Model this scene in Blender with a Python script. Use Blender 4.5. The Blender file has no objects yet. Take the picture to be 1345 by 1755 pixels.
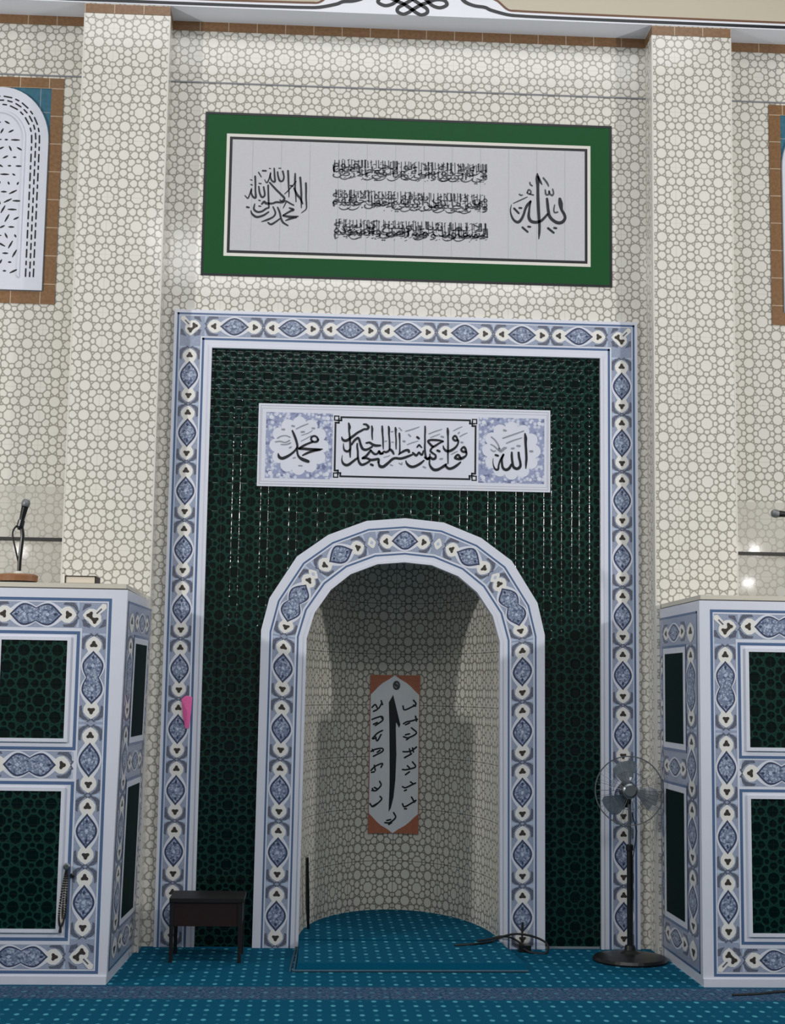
import bpy, math, random
from math import sin, cos, pi, sqrt, atan2, floor as ifloor
from mathutils import Vector, Matrix
random.seed(7)
S = bpy.context.scene
COL = S.collection

# ---------------------------------------------------------------- camera, light, exposure
cam_d = bpy.data.cameras.new('camera')
cam = bpy.data.objects.new('camera', cam_d)
COL.objects.link(cam)
cam_d.sensor_fit = 'VERTICAL'
cam_d.sensor_height = 24.0
cam_d.lens = 2505.757 * 24.0 / 1755.0
cam_d.clip_end = 100
RT = Vector((0.99832953, -0.05585684, 0.01477002))
UP = Vector((-0.02136511, -0.11938427, 0.99261822))
FW = Vector((0.05368121, 0.99127565, 0.12037823))
m = Matrix((RT, UP, -FW)).transposed().to_4x4()
m.translation = Vector((-0.54, -8.6, 1.469))
cam.matrix_world = m
S.camera = cam

S.view_settings.view_transform = 'Standard'
S.view_settings.look = 'None'
S.view_settings.exposure = 0.1
S.view_settings.gamma = 1.0
S.view_settings.use_curve_mapping = False

W = bpy.data.worlds.new('hall_air')
S.world = W
W.use_nodes = True
W.node_tree.nodes['Background'].inputs[0].default_value = (0.85, 0.9, 1.0, 1)
W.node_tree.nodes['Background'].inputs[1].default_value = 0.02


def light(name, kind, loc, power, size=0.2, rot=(0, 0, 0), color=(1, 1, 1), sy=None):
    d = bpy.data.lights.new(name, kind)
    d.energy = power
    d.color = color
    if kind == 'AREA':
        d.size = size
        if sy:
            d.shape = 'RECTANGLE'
            d.size_y = sy
    elif kind == 'POINT':
        d.shadow_soft_size = size
    o = bpy.data.objects.new(name, d)
    COL.objects.link(o)
    o.location = loc
    o.rotation_euler = rot
    return o


def spot(name, loc, aim, power, radius, cone, color):
    d = bpy.data.lights.new(name, 'SPOT')
    d.energy = power
    d.color = color
    d.shadow_soft_size = radius
    d.spot_size = math.radians(cone)
    d.spot_blend = 1.0
    o = bpy.data.objects.new(name, d)
    COL.objects.link(o)
    o.location = loc
    o.rotation_euler = (Vector(aim) - Vector(loc)).to_track_quat('-Z', 'Y').to_euler()
    return o


# floodlights on the two side walls of the hall, and the ceiling lamps
spot('wall_floodlight', (4.9, -4.0, 3.2), (0.2, 0, 3.9), 440, 0.10, 125, (1, 0.98, 0.95))
spot('wall_floodlight', (-4.9, -4.0, 3.2), (-0.2, 0, 3.9), 440, 0.10, 125, (1, 0.98, 0.95))
light('ceiling_lamp', 'AREA', (0, -2.6, 6.7), 95, 5.0, color=(0.98, 0.98, 1.0), sy=1.6)
light('ceiling_lamp', 'AREA', (0, -9.0, 6.7), 270, 5.0, color=(0.98, 0.98, 1.0), sy=2.0)

# small bulbs over the side aisles, mirrored as bright spots in the glazed tiles
for bulb in ((3.33, -4.0, 2.73), (3.14, -4.0, 2.72), (3.27, -4.0, 2.44), (-3.03, -4.0, 2.60)):
    light('aisle_bulb', 'POINT', bulb, 2.4, 0.030)

# ---------------------------------------------------------------- materials
def lin(r, g, b):
    def f(c):
        c /= 255.0
        return c / 12.92 if c <= 0.04045 else ((c + 0.055) / 1.055) ** 2.4
    return (f(r), f(g), f(b), 1.0)


def new_mat(name):
    mt = bpy.data.materials.new(name)
    mt.use_nodes = True
    nt = mt.node_tree
    return mt, nt, nt.nodes['Principled BSDF']


def mix_rgb(nt, fac, a, b):
    n = nt.nodes.new('ShaderNodeMix')
    n.data_type = 'RGBA'
    for sock, v in ((n.inputs[0], fac), (n.inputs[6], a), (n.inputs[7], b)):
        if hasattr(v, 'is_output'):
            nt.links.new(v, sock)
        else:
            sock.default_value = v
    return n.outputs[2]


def mth(nt, op, a, b=None, c=None):
    n = nt.nodes.new('ShaderNodeMath')
    n.operation = op
    for i, v in enumerate((a, b, c)):
        if v is None:
            continue
        if hasattr(v, 'is_output'):
            nt.links.new(v, n.inputs[i])
        else:
            n.inputs[i].default_value = v
    return n.outputs[0]


def ramp01(nt, v, lo, hi):
    n = nt.nodes.new('ShaderNodeMapRange')
    n.interpolation_type = 'SMOOTHSTEP'
    nt.links.new(v, n.inputs[0])
    n.inputs[1].default_value = lo
    n.inputs[2].default_value = hi
    return n.outputs[0]


def uv_xy(nt):
    n = nt.nodes.new('ShaderNodeUVMap')
    s = nt.nodes.new('ShaderNodeSeparateXYZ')
    nt.links.new(n.outputs[0], s.inputs[0])
    return s.outputs[0], s.outputs[1], n.outputs[0]


def noise(nt, vec, scale, detail=2.0):
    n = nt.nodes.new('ShaderNodeTexNoise')
    n.inputs['Scale'].default_value = scale
    n.inputs['Detail'].default_value = detail
    if vec is not None:
        nt.links.new(vec, n.inputs['Vector'])
    return n.outputs[0]


def plain(name, col, rough=0.4, spec=0.5, metal=0.0, vary=0.0, scale=30.0):
    mt, nt, b = new_mat(name)
    b.inputs['Base Color'].default_value = col
    b.inputs['Roughness'].default_value = rough
    b.inputs['Specular IOR Level'].default_value = spec
    b.inputs['Metallic'].default_value = metal
    if vary:
        tc = nt.nodes.new('ShaderNodeTexCoord')
        f = noise(nt, tc.outputs['Object'], scale)
        d = tuple(c * (1 - vary) for c in col[:3]) + (1,)
        u = tuple(min(1, c * (1 + vary)) for c in col[:3]) + (1,)
        nt.links.new(mix_rgb(nt, f, d, u), b.inputs['Base Color'])
    return mt


def star_tile(name, cell, line, a, rough, spec, bump=0.0, grout=None, wid=(0.008, 0.075), seam=0.45):
    """girih style tile: rings, stars and petals on a square lattice of pitch a (metres of UV)"""
    mt, nt, b = new_mat(name)
    u, v, uv = uv_xy(nt)
    us = mth(nt, 'MULTIPLY', u, 1.0 / a)
    vs = mth(nt, 'MULTIPLY', v, 1.0 / a)
    px = mth(nt, 'PINGPONG', us, 0.5)
    py = mth(nt, 'PINGPONG', vs, 0.5)
    hi = mth(nt, 'MAXIMUM', px, py)
    lo = mth(nt, 'MINIMUM', px, py)
    cb = nt.nodes.new('ShaderNodeCombineXYZ')
    nt.links.new(hi, cb.inputs[0])
    nt.links.new(lo, cb.inputs[1])
    m1 = m2 = None
    for cx, cy, r in ((0, 0, 0.180), (0.5, 0.5, 0.148), (0.243, 0.243, 0.098), (0.5, 0.142, 0.098), (0.5, -0.142, 0.098),
                      (0.288, 0.0, 0.052), (0.142, 0.5, 0.098), (0.39, 0.27, 0.012), (0.27, 0.39, 0.012)):
        d = nt.nodes.new('ShaderNodeVectorMath')
        d.operation = 'DISTANCE'
        nt.links.new(cb.outputs[0], d.inputs[0])
        d.inputs[1].default_value = (cx, cy, 0)
        e = mth(nt, 'SUBTRACT', d.outputs['Value'], r)
        if m1 is None:
            m1 = e
        else:
            hi2 = mth(nt, 'MAXIMUM', m1, e)
            m2 = hi2 if m2 is None else mth(nt, 'MINIMUM', m2, hi2)
            m1 = mth(nt, 'MINIMUM', m1, e)
    gap = mth(nt, 'SUBTRACT', m2, m1)
    f1 = ramp01(nt, gap, wid[1], wid[0])
    f2 = ramp01(nt, m1, 0.012, 0.05)
    f = mth(nt, 'MAXIMUM', f1, f2)                # 0 inside the cells, 1 on the drawn lines
    sd = mth(nt, 'SUBTRACT', 0.05, mth(nt, 'MINIMUM', gap, mth(nt, 'SUBTRACT', 0.06, m1)))
    n = noise(nt, uv, 9.0, 3.0)
    c2 = tuple(x * 0.93 for x in cell[:3]) + (1,)
    cc = mix_rgb(nt, n, cell, c2)
    col = mix_rgb(nt, f, cc, line)
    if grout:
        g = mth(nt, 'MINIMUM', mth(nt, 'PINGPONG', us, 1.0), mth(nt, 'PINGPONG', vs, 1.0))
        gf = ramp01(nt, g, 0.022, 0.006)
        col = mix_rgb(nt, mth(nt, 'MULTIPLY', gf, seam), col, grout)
    nt.links.new(col, b.inputs['Base Color'])
    b.inputs['Roughness'].default_value = rough
    b.inputs['Specular IOR Level'].default_value = spec
    if bump:
        bp = nt.nodes.new('ShaderNodeBump')
        bp.inputs['Strength'].default_value = 1.0
        bp.inputs['Distance'].default_value = bump
        h = mth(nt, 'MULTIPLY', ramp01(nt, sd, -0.04, 0.05), 0.35)
        for ax in (px, py):               # straight embossed lines that run through the star grid
            for c, k in ((0.135, 1.0), (0.5, 0.8)):
                r = ramp01(nt, mth(nt, 'ABSOLUTE', mth(nt, 'SUBTRACT', ax, c)), 0.030, 0.0)
                h = mth(nt, 'ADD', h, mth(nt, 'MULTIPLY', r, k * (0.8 if ax is px else 0.22)))
        nt.links.new(h, bp.inputs['Height'])
        nt.links.new(bp.outputs[0], b.inputs['Normal'])
    return mt


def lattice_mat(name, base, dark, light_c, scale):
    mt, nt, b = new_mat(name)
    u, v, uv = uv_xy(nt)
    vo = nt.nodes.new('ShaderNodeTexVoronoi')
    vo.inputs['Scale'].default_value = scale
    nt.links.new(uv, vo.inputs['Vector'])
    f = ramp01(nt, vo.outputs['Distance'], 0.25, 0.62)
    c = mix_rgb(nt, f, light_c, base)
    f2 = ramp01(nt, noise(nt, uv, scale * 0.7, 2.0), 0.52, 0.66)
    nt.links.new(mix_rgb(nt, f2, c, dark), b.inputs['Base Color'])
    b.inputs['Roughness'].default_value = 0.25
    return mt


def band_mat(name):
    mt, nt, b = new_mat(name)
    u, v, uv = uv_xy(nt)
    n = noise(nt, uv, 55.0, 4.0)
    col = mix_rgb(nt, n, lin(104, 74, 48), lin(152, 116, 80))
    g = mth(nt, 'PINGPONG', mth(nt, 'MULTIPLY', u, 1 / 0.1737), 0.5)
    gf = ramp01(nt, g, 0.02, 0.008)
    g2 = mth(nt, 'PINGPONG', mth(nt, 'MULTIPLY', v, 1 / 0.1737), 0.5)
    gf = mth(nt, 'MAXIMUM', gf, ramp01(nt, g2, 0.02, 0.008))
    nt.links.new(mix_rgb(nt, mth(nt, 'MULTIPLY', gf, 0.7), col, lin(205, 190, 170)), b.inputs['Base Color'])
    b.inputs['Roughness'].default_value = 0.35
    return mt


def carpet_mat(name, band):
    mt, nt, b = new_mat(name)
    tc = nt.nodes.new('ShaderNodeTexCoord')
    s = nt.nodes.new('ShaderNodeSeparateXYZ')
    geo = nt.nodes.new('ShaderNodeNewGeometry')
    nt.links.new(geo.outputs['Position'], s.inputs[0])
    x, y = s.outputs[0], s.outputs[1]
    r = mth(nt, 'MULTIPLY', mth(nt, 'ADD', y, 1.552), 1 / 0.0988)
    row = mth(nt, 'FLOOR', mth(nt, 'ADD', r, 0.5))
    fv = mth(nt, 'MULTIPLY', mth(nt, 'SUBTRACT', r, row), 0.0988)
    xs = mth(nt, 'ADD', mth(nt, 'MULTIPLY', mth(nt, 'ADD', x, 1.175), 1 / 0.129), mth(nt, 'MULTIPLY', row, 0.5))
    fu = mth(nt, 'MULTIPLY', mth(nt, 'PINGPONG', xs, 0.5), 0.129)
    d = mth(nt, 'SQRT', mth(nt, 'ADD', mth(nt, 'POWER', fu, 2.0), mth(nt, 'MULTIPLY', mth(nt, 'POWER', fv, 2.0), 0.35)))
    dot = ramp01(nt, d, 0.0150, 0.0085)
    n = noise(nt, geo.outputs['Position'], 260.0, 2.0)
    base = mix_rgb(nt, n, lin(0, 62, 88), lin(2, 92, 122))
    col = mix_rgb(nt, mth(nt, 'MULTIPLY', dot, 0.8), base, lin(90, 172, 190))
    # a second, fainter row of dots between the bright ones
    fu2 = mth(nt, 'SUBTRACT', 0.0645, fu)
    d2 = mth(nt, 'SQRT', mth(nt, 'ADD', mth(nt, 'POWER', fu2, 2.0), mth(nt, 'MULTIPLY', mth(nt, 'POWER', fv, 2.0), 0.35)))
    col = mix_rgb(nt, mth(nt, 'MULTIPLY', ramp01(nt, d2, 0.013, 0.007), 0.22), col, lin(90, 180, 200))
    if band:
        k = mth(nt, 'MULTIPLY', ramp01(nt, y, -1.43, -1.39), ramp01(nt, y, -1.10, -1.14))
        n2 = ramp01(nt, noise(nt, geo.outputs['Position'], 60.0, 3.0), 0.40, 0.62)
        bc = mix_rgb(nt, n2, lin(22, 62, 92), lin(100, 104, 130))
        col = mix_rgb(nt, mth(nt, 'MULTIPLY', k, 0.65), col, bc)
    nt.links.new(col, b.inputs['Base Color'])
    b.inputs['Roughness'].default_value = 0.95
    b.inputs['Specular IOR Level'].default_value = 0.1
    bp = nt.nodes.new('ShaderNodeBump')
    bp.inputs['Strength'].default_value = 0.5
    bp.inputs['Distance'].default_value = 0.004
    nt.links.new(n, bp.inputs['Height'])
    nt.links.new(bp.outputs[0], b.inputs['Normal'])
    return mt


M = {}
M['cream'] = star_tile('cream_star_tile', lin(228, 225, 217), lin(154, 150, 141), 0.1737, 0.10, 0.4, grout=lin(165, 158, 148), seam=0.25)
M['cream_hazed'] = star_tile('cream_hazed_tile', lin(212, 209, 201), lin(184, 180, 170), 0.1737, 0.07, 0.5, grout=lin(178, 174, 166))  # same star tile, its contrast lowered to paint in reflected haze
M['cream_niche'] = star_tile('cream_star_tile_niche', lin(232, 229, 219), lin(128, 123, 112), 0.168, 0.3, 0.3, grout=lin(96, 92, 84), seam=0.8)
M['green'] = star_tile('green_star_tile', lin(2, 19, 17), lin(21, 54, 46), 0.168, 0.14, 0.32, bump=0.0016, grout=lin(10, 32, 29), wid=(0.03, 0.075))
M['green_plain'] = plain('green_side_tile', lin(4, 30, 27), 0.6, 0.05, vary=0.2, scale=90)
M['white'] = plain('glazed_white', lin(217, 220, 232), 0.18, 0.5, vary=0.03, scale=8)
M['line'] = plain('glazed_blue_line', lin(84, 108, 146), 0.2)
M['field'] = plain('glazed_grey_blue', lin(152, 162, 184), 0.2, vary=0.25, scale=120)
M['outline'] = plain('glazed_indigo', lin(62, 70, 98), 0.25, vary=0.5, scale=150)
M['fill'] = lattice_mat('glazed_filigree', lin(120, 132, 158), lin(78, 90, 120), lin(172, 182, 202), 85.0)
M['leaf'] = plain('glazed_grey_leaf', lin(98, 102, 118), 0.25, vary=0.6, scale=140)
M['heart'] = plain('glazed_dark_trefoil', lin(62, 56, 50), 0.3)
M['rim'] = plain('glazed_cream_rim', lin(230, 228, 224), 0.2)
M['pale'] = plain('glazed_pale_blue', lin(182, 196, 218), 0.2)
BORDER = [M[k] for k in ('white', 'line', 'field', 'outline', 'fill', 'leaf', 'heart', 'rim', 'pale')]
WHITE, LINE, FIELD, OUTL, FILL, LEAF, HEART, RIM, PALE = range(9)
M['band'] = band_mat('brown_band_tile')
M['plaster'] = plain('hall_plaster', lin(205, 200, 190), 0.8, 0.2, vary=0.03, scale=2)
M['beam'] = plain('beam_white_paint', lin(236, 239, 247), 0.5, 0.3, vary=0.02, scale=3)
M['beam_cream'] = plain('beam_cream_paint', lin(200, 192, 172), 0.5, 0.3, vary=0.02, scale=3)
M['brown_paint'] = plain('brown_paint', lin(112, 78, 56), 0.5)
M['black_paint'] = plain('black_paint', lin(14, 20, 26), 0.4)
M['ink'] = plain('black_ink', lin(12, 20, 30), 0.35)
M['ink_mid'] = plain('grey_ink', lin(60, 66, 72), 0.4)
M['ink_pale'] = plain('pale_grey_ink', lin(140, 146, 156), 0.4)
M['panel_green'] = plain('panel_green', lin(30, 80, 44), 0.4, 0.12, vary=0.04, scale=40)
M['panel_white'] = plain('panel_white', lin(192, 192, 197), 0.35, 0.35, vary=0.05, scale=60)
M['grout'] = plain('grout_grey', lin(160, 162, 170), 0.6)
M['joint'] = plain('joint_grey', lin(128, 130, 136), 0.6)
M['joint_dark'] = plain('joint_dark', lin(46, 46, 46), 0.6)
M['trim_white'] = plain('corner_trim_white', lin(216, 213, 206), 0.25)
M['slab'] = plain('cream_stone', lin(205, 200, 186), 0.3, vary=0.05, scale=20)
M['orange'] = plain('terracotta_glaze', lin(184, 112, 84), 0.3, vary=0.2, scale=60)
M['plaque'] = plain('plaque_white_glaze', lin(236, 240, 246), 0.3, vary=0.04, scale=12)
M['teal'] = plain('teal_glaze', lin(62, 108, 128), 0.25, vary=0.35, scale=30)
M['plate'] = plain('carved_white_plaster', lin(212, 215, 226), 0.5, vary=0.04, scale=20)
M['hole'] = plain('pierced_hole_shade', lin(38, 40, 44), 0.8)
M['carpet'] = carpet_mat('blue_dotted_carpet', True)
M['carpet_plain'] = carpet_mat('blue_dotted_carpet_mat', False)
M['carpet_edge'] = plain('carpet_binding', lin(70, 96, 112), 0.9, 0.1, vary=0.3, scale=90)
M['wood'] = plain('dark_red_wood', lin(40, 20, 16), 0.4, vary=0.25, scale=14)
M['wood_black'] = plain('black_stained_wood', lin(13, 11, 11), 0.55)
M['wood_brown'] = plain('brown_wood', lin(140, 96, 64), 0.45, vary=0.25, scale=60)
M['plastic'] = plain('black_plastic', lin(16, 18, 18), 0.35)
M['cable'] = plain('black_rubber', lin(14, 16, 18), 0.6)
M['chrome'] = plain('grey_metal', lin(120, 126, 130), 0.3, 0.5, 0.7)
M['mesh_grey'] = plain('grey_mesh', lin(120, 124, 124), 0.5, 0.5, 0.4, vary=0.3, scale=500)
M['paper'] = plain('page_cream', lin(215, 205, 188), 0.8)
M['cover'] = plain('black_leather', lin(34, 30, 30), 0.5)
M['pink'] = plain('pink_cloth', lin(238, 112, 172), 0.8, 0.2, vary=0.15, scale=120)
M['bead_dark'] = plain('dark_beads', lin(28, 26, 26), 0.25)
M['bead_pale'] = plain('ivory_beads', lin(190, 184, 172), 0.3)
M['skirting'] = plain('pale_metal_strip', lin(130, 140, 146), 0.4)


def clear_plastic(name, col, tr):
    mt, nt, b = new_mat(name)
    b.inputs['Base Color'].default_value = col
    b.inputs['Roughness'].default_value = 0.2
    t = nt.nodes.new('ShaderNodeBsdfTransparent')
    mx = nt.nodes.new('ShaderNodeMixShader')
    mx.inputs[0].default_value = tr
    nt.links.new(b.outputs[0], mx.inputs[1])
    nt.links.new(t.outputs[0], mx.inputs[2])
    nt.links.new(mx.outputs[0], nt.nodes['Material Output'].inputs[0])
    return mt


M['blade'] = clear_plastic('smoky_blade_plastic', lin(112, 122, 130), 0.28)

# ---------------------------------------------------------------- mesh helpers


class MB:
    """collects faces in world metres; build() links them as ONE mesh object"""

    def __init__(self):
        self.v, self.f, self.m, self.uv, self.sm = [], [], [], [], []

    def poly(self, pts, mat=0, uv=None, smooth=False):
        i = len(self.v)
        pts = [Vector(p) for p in pts]
        self.v += pts
        self.f.append(tuple(range(i, i + len(pts))))
        self.m.append(mat)
        self.sm.append(smooth)
        if uv is None:
            n = Vector((0, 0, 0))
            for a, b in zip(pts, pts[1:] + pts[:1]):
                n += a.cross(b)
            ax = max(range(3), key=lambda k: abs(n[k]))
            uv = [(p.y, p.z) if ax == 0 else (p.x, p.z) if ax == 1 else (p.x, p.y) for p in pts]
        self.uv.append(uv)

    def box(self, x0, x1, y0, y1, z0, z1, mat=0):
        a = [(x0, y0, z0), (x1, y0, z0), (x1, y1, z0), (x0, y1, z0), (x0, y0, z1), (x1, y0, z1), (x1, y1, z1), (x0, y1, z1)]
        self.hexa(a, mat)

    def hexa(self, a, mat=0):
        for q in ((0, 1, 5, 4), (1, 2, 6, 5), (2, 3, 7, 6), (3, 0, 4, 7), (4, 5, 6, 7), (3, 2, 1, 0)):
            self.poly([a[k] for k in q], mat)

    def tube(self, path, rad, mat=0, seg=10, cap=True):
        path = [Vector(p) for p in path]
        if not isinstance(rad, (list, tuple)):
            rad = [rad] * len(path)
        rings = []
        prev = None
        for i, p in enumerate(path):
            t = (path[min(i + 1, len(path) - 1)] - path[max(i - 1, 0)]).normalized()
            if prev is None:
                h = Vector((0, 0, 1)) if abs(t.z) < 0.9 else Vector((1, 0, 0))
                a = t.cross(h).normalized()
            else:
                a = (prev - t * prev.dot(t)).normalized()
            prev = a
            b = t.cross(a)
            rings.append([p + (a * cos(2 * pi * k / seg) + b * sin(2 * pi * k / seg)) * rad[i] for k in range(seg)])
        for r0, r1 in zip(rings, rings[1:]):
            for k in range(seg):
                j = (k + 1) % seg
                self.poly([r0[k], r0[j], r1[j], r1[k]], mat, smooth=True)
        if cap:
            self.poly(rings[0][::-1], mat)
            self.poly(rings[-1], mat)

    def lathe(self, c, prof, mat=0, seg=32, axis=(0, 0, 1)):
        c = Vector(c)
        ax = Vector(axis).normalized()
        h = Vector((0, 0, 1)) if abs(ax.z) < 0.9 else Vector((1, 0, 0))
        a = ax.cross(h).normalized()
        b = ax.cross(a)
        rings = [[c + ax * z + (a * cos(2 * pi * k / seg) + b * sin(2 * pi * k / seg)) * r for k in range(seg)] for r, z in prof]
        for r0, r1 in zip(rings, rings[1:]):
            for k in range(seg):
                j = (k + 1) % seg
                self.poly([r0[k], r0[j], r1[j], r1[k]], mat, smooth=True)
        self.poly(rings[0][::-1], mat)
        self.poly(rings[-1], mat)

    def ribbon(self, pts, to3d, mat=0, sub=5, nib=1.0):
        """pts: (x, z, width); to3d maps (x, z) to a point on the carrying surface"""
        P = [Vector((p[0], p[1], p[2])) for p in pts]
        if len(P) > 2:
            Q = []
            for i in range(len(P) - 1):
                p0 = P[i - 1] if i else P[0] * 2 - P[1]
                p3 = P[i + 2] if i + 2 < len(P) else P[-1] * 2 - P[-2]
                p1, p2 = P[i], P[i + 1]
                for k in range(sub):
                    t = k / sub
                    Q.append(0.5 * ((2 * p1) + (p2 - p0) * t + (2 * p0 - 5 * p1 + 4 * p2 - p3) * t * t + (3 * p1 - p0 - 3 * p2 + p3) * t ** 3))
            Q.append(P[-1])
        else:
            Q = P
        L, R = [], []
        for i, q in enumerate(Q):
            t = Q[min(i + 1, len(Q) - 1)] - Q[max(i - 1, 0)]
            t = Vector((t.x, t.y))
            if t.length < 1e-9:
                t = Vector((1, 0))
            t.normalize()
            n = Vector((-t.y, t.x)) * max(q.z, 0.0004) * 0.5 * nib
            L.append((q.x + n.x, q.y + n.y))
            R.append((q.x - n.x, q.y - n.y))
        for i in range(len(Q) - 1):
            self.poly([to3d(*L[i]), to3d(*R[i]), to3d(*R[i + 1]), to3d(*L[i + 1])], mat)
        # rounded ends
        for e, s in ((0, -1), (-1, 1)):
            q = Q[e]
            a, b = Vector(L[e]), Vector(R[e])
            c = (a + b) / 2
            r = (a - b) / 2
            d = Vector((-r.y, r.x)) * (-s)
            arc = [c + r * cos(th) - d * sin(th) * -1.0 for th in (0, pi / 4, pi / 2, 3 * pi / 4, pi)]
            self.poly([to3d(p.x, p.y) for p in arc], mat)

    def build(self, name, mats, parent=None, uvoff=(0, 0)):
        off = Vector((0, 0, 0))
        p = parent
        while p is not None:
            off += Vector(p.location)
            p = p.parent
        me = bpy.data.meshes.new(name)
        me.from_pydata([tuple(v - off) for v in self.v], [], self.f)
        ul = me.uv_layers.new(name='UVMap')
        flat = []
        for u in self.uv:
            for a, b in u:
                flat += [a - uvoff[0], b - uvoff[1]]
        ul.data.foreach_set('uv', flat)
        if not isinstance(mats, (list, tuple)):
            mats = [mats]
        for k in mats:
            me.materials.append(k)
        me.polygons.foreach_set('material_index', self.m)
        me.polygons.foreach_set('use_smooth', self.sm)
        me.update()
        o = bpy.data.objects.new(name, me)
        COL.objects.link(o)
        if parent is not None:
            o.parent = parent
        return o


def structure(o):
    o['kind'] = 'structure'
    return o


def thing(name, loc, label, cat, group=None):
    o = bpy.data.objects.new(name, None)
    o.empty_display_size = 0.1
    COL.objects.link(o)
    o.location = loc
    return tag(o, label, cat, group)


def tag(o, label, cat, group=None):
    o['label'] = label
    o['category'] = cat
    if group:
        o['group'] = group
    return o


EPS = 0.0005


class Face:
    """a flat decorated face: (s, t, layer) -> world; s and t run along the face, layers stack outward"""

    def __init__(self, org, sdir, tdir, nrm):
        self.o, self.s, self.t, self.n = Vector(org), Vector(sdir), Vector(tdir), Vector(nrm)

    def __call__(self, s, t, k=0):
        return self.o + self.s * s + self.t * t + self.n * (EPS * k)

    def rect(self, mb, s0, s1, t0, t1, mat, k):
        mb.poly([self(s0, t0, k), self(s1, t0, k), self(s1, t1, k), self(s0, t1, k)], mat)

    def loop(self, mb, s0, s1, t0, t1, w, mat, k):
        self.rect(mb, s0, s1, t0, t0 + w, mat, k)
        self.rect(mb, s0, s1, t1 - w, t1, mat, k)
        self.rect(mb, s0, s0 + w, t0 + w, t1 - w, mat, k)
        self.rect(mb, s1 - w, s1, t0 + w, t1 - w, mat, k)


def medallion_outline(hl, hw, n=14):
    up = []
    for i in range(n + 1):
        x = -1 + 2 * i / n
        up.append((x * hl, hw * max(0.0, cos(pi / 2 * x)) ** 1.15))
    return up + [(s, -t) for s, t in up[-2:0:-1]]


def double_outline(d, hl, w, n=12):
    up = []
    for i in range(n + 1):
        x = i / n * (d + hl)
        t = w * max(0.0, cos(pi / 2 * (x - d) / hl)) ** 1.15 if x > d else w * (0.60 + 0.40 * sin(pi / 2 * x / d))
        up.append((x, t))
    up = [(-x, t) for x, t in up[:0:-1]] + up
    return up + [(s, -t) for s, t in up[-2:0:-1]]


TEAR = [(-0.048, 0.0), (-0.034, 0.020), (-0.014, 0.033), (0.006, 0.034), (0.022, 0.022), (0.036, 0.0),
        (0.022, -0.022), (0.006, -0.034), (-0.014, -0.033), (-0.034, -0.020)]
TREFOIL = [((0.0145 + 0.0040 * cos(3 * q)) * cos(q) * 1.05, (0.0145 + 0.0040 * cos(3 * q)) * sin(q) * 1.15) for q in [2 * pi * e / 24 for e in range(24)]]


LAYER = [0]


def put(mb, fn, s0, pts, mat, k, ks=1.0, kt=1.0, flip=1, t0=0.0):
    LAYER[0] += 1
    k = k + (LAYER[0] % 8) * 0.05
    mb.poly([fn(s0 + flip * s * ks, t0 + t * kt, k) for s, t in pts], mat)


def motif(mb, fn, s0, hw=0.062, ks=1.0, double=False, ends=(True, True), s_end=0.1725):
    """one pointed medallion with its two trefoil drops; fn(s, t, layer) with t = 0 on the strip's axis"""
    kt = hw / 0.062
    d = 0.060 if double else 0.0
    cs = (-d, d) if double else (0.0,)
    hl, w = (0.075, 0.0536) if double else (0.087, 0.0536)
    if double:
        put(mb, fn, s0, double_outline(d, hl + 0.032, 0.0618), WHITE, 2, ks, kt)
        put(mb, fn, s0, double_outline(d, hl, w), OUTL, 3, ks, kt)
        put(mb, fn, s0, double_outline(d, hl * 0.84, w * 0.84), FILL, 4, ks, kt)
    else:
        put(mb, fn, s0, medallion_outline(hl + 0.034, 0.0618), WHITE, 2, ks, kt)
        put(mb, fn, s0, medallion_outline(hl, w), OUTL, 3, ks, kt)
        put(mb, fn, s0, medallion_outline(hl * 0.84, w * 0.82), FILL, 4, ks, kt)
    for c in cs:
        put(mb, fn, s0 + c * ks, medallion_outline(0.0108, 0.009, 6), PALE, 5, ks, kt)
        for e in (-1, 1):
            if not double or e * c > 0:
                put(mb, fn, s0 + (c + e * hl * 0.55) * ks, medallion_outline(0.011, 0.007, 6), OUTL, 5, ks, kt)
    dd = d + (0.106 if double else 0.121)
    for e, on in ((-1, ends[0]), (1, ends[1])):
        if not on:
            continue
        q = s0 + e * dd * ks
        for tt in (-1, 1):
            # grey foliage in the spandrels beside the drop, with a pale eye
            a = [(-0.028, 0.048), (-0.020, 0.060), (0.030, 0.060), (0.046, 0.040), (0.052, 0.010), (0.044, 0.016), (0.024, 0.038), (0.000, 0.046)]
            put(mb, fn, q, [(x, y * tt) for x, y in a], LEAF, 1, ks, kt, e)
            b = [(0.042, 0.060), (0.056, 0.060), (0.056, 0.022), (0.048, 0.040)]
            put(mb, fn, q, [(x, y * tt) for x, y in b], PALE, 1, ks, kt, e)
        put(mb, fn, q, [(x * 1.2, y * 1.18) for x, y in TEAR], RIM, 2.5, ks, kt, e)
        put(mb, fn, q, TREFOIL, HEART, 3.5, ks, kt, e)
        # dark crossing stem between neighbours
        put(mb, fn, q, [(0.038, 0.004), (0.054, 0.022), (0.058, 0.016), (0.046, 0.0), (0.058, -0.016), (0.054, -0.022), (0.038, -0.004)], LEAF, 2, ks, kt, e)


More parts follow.
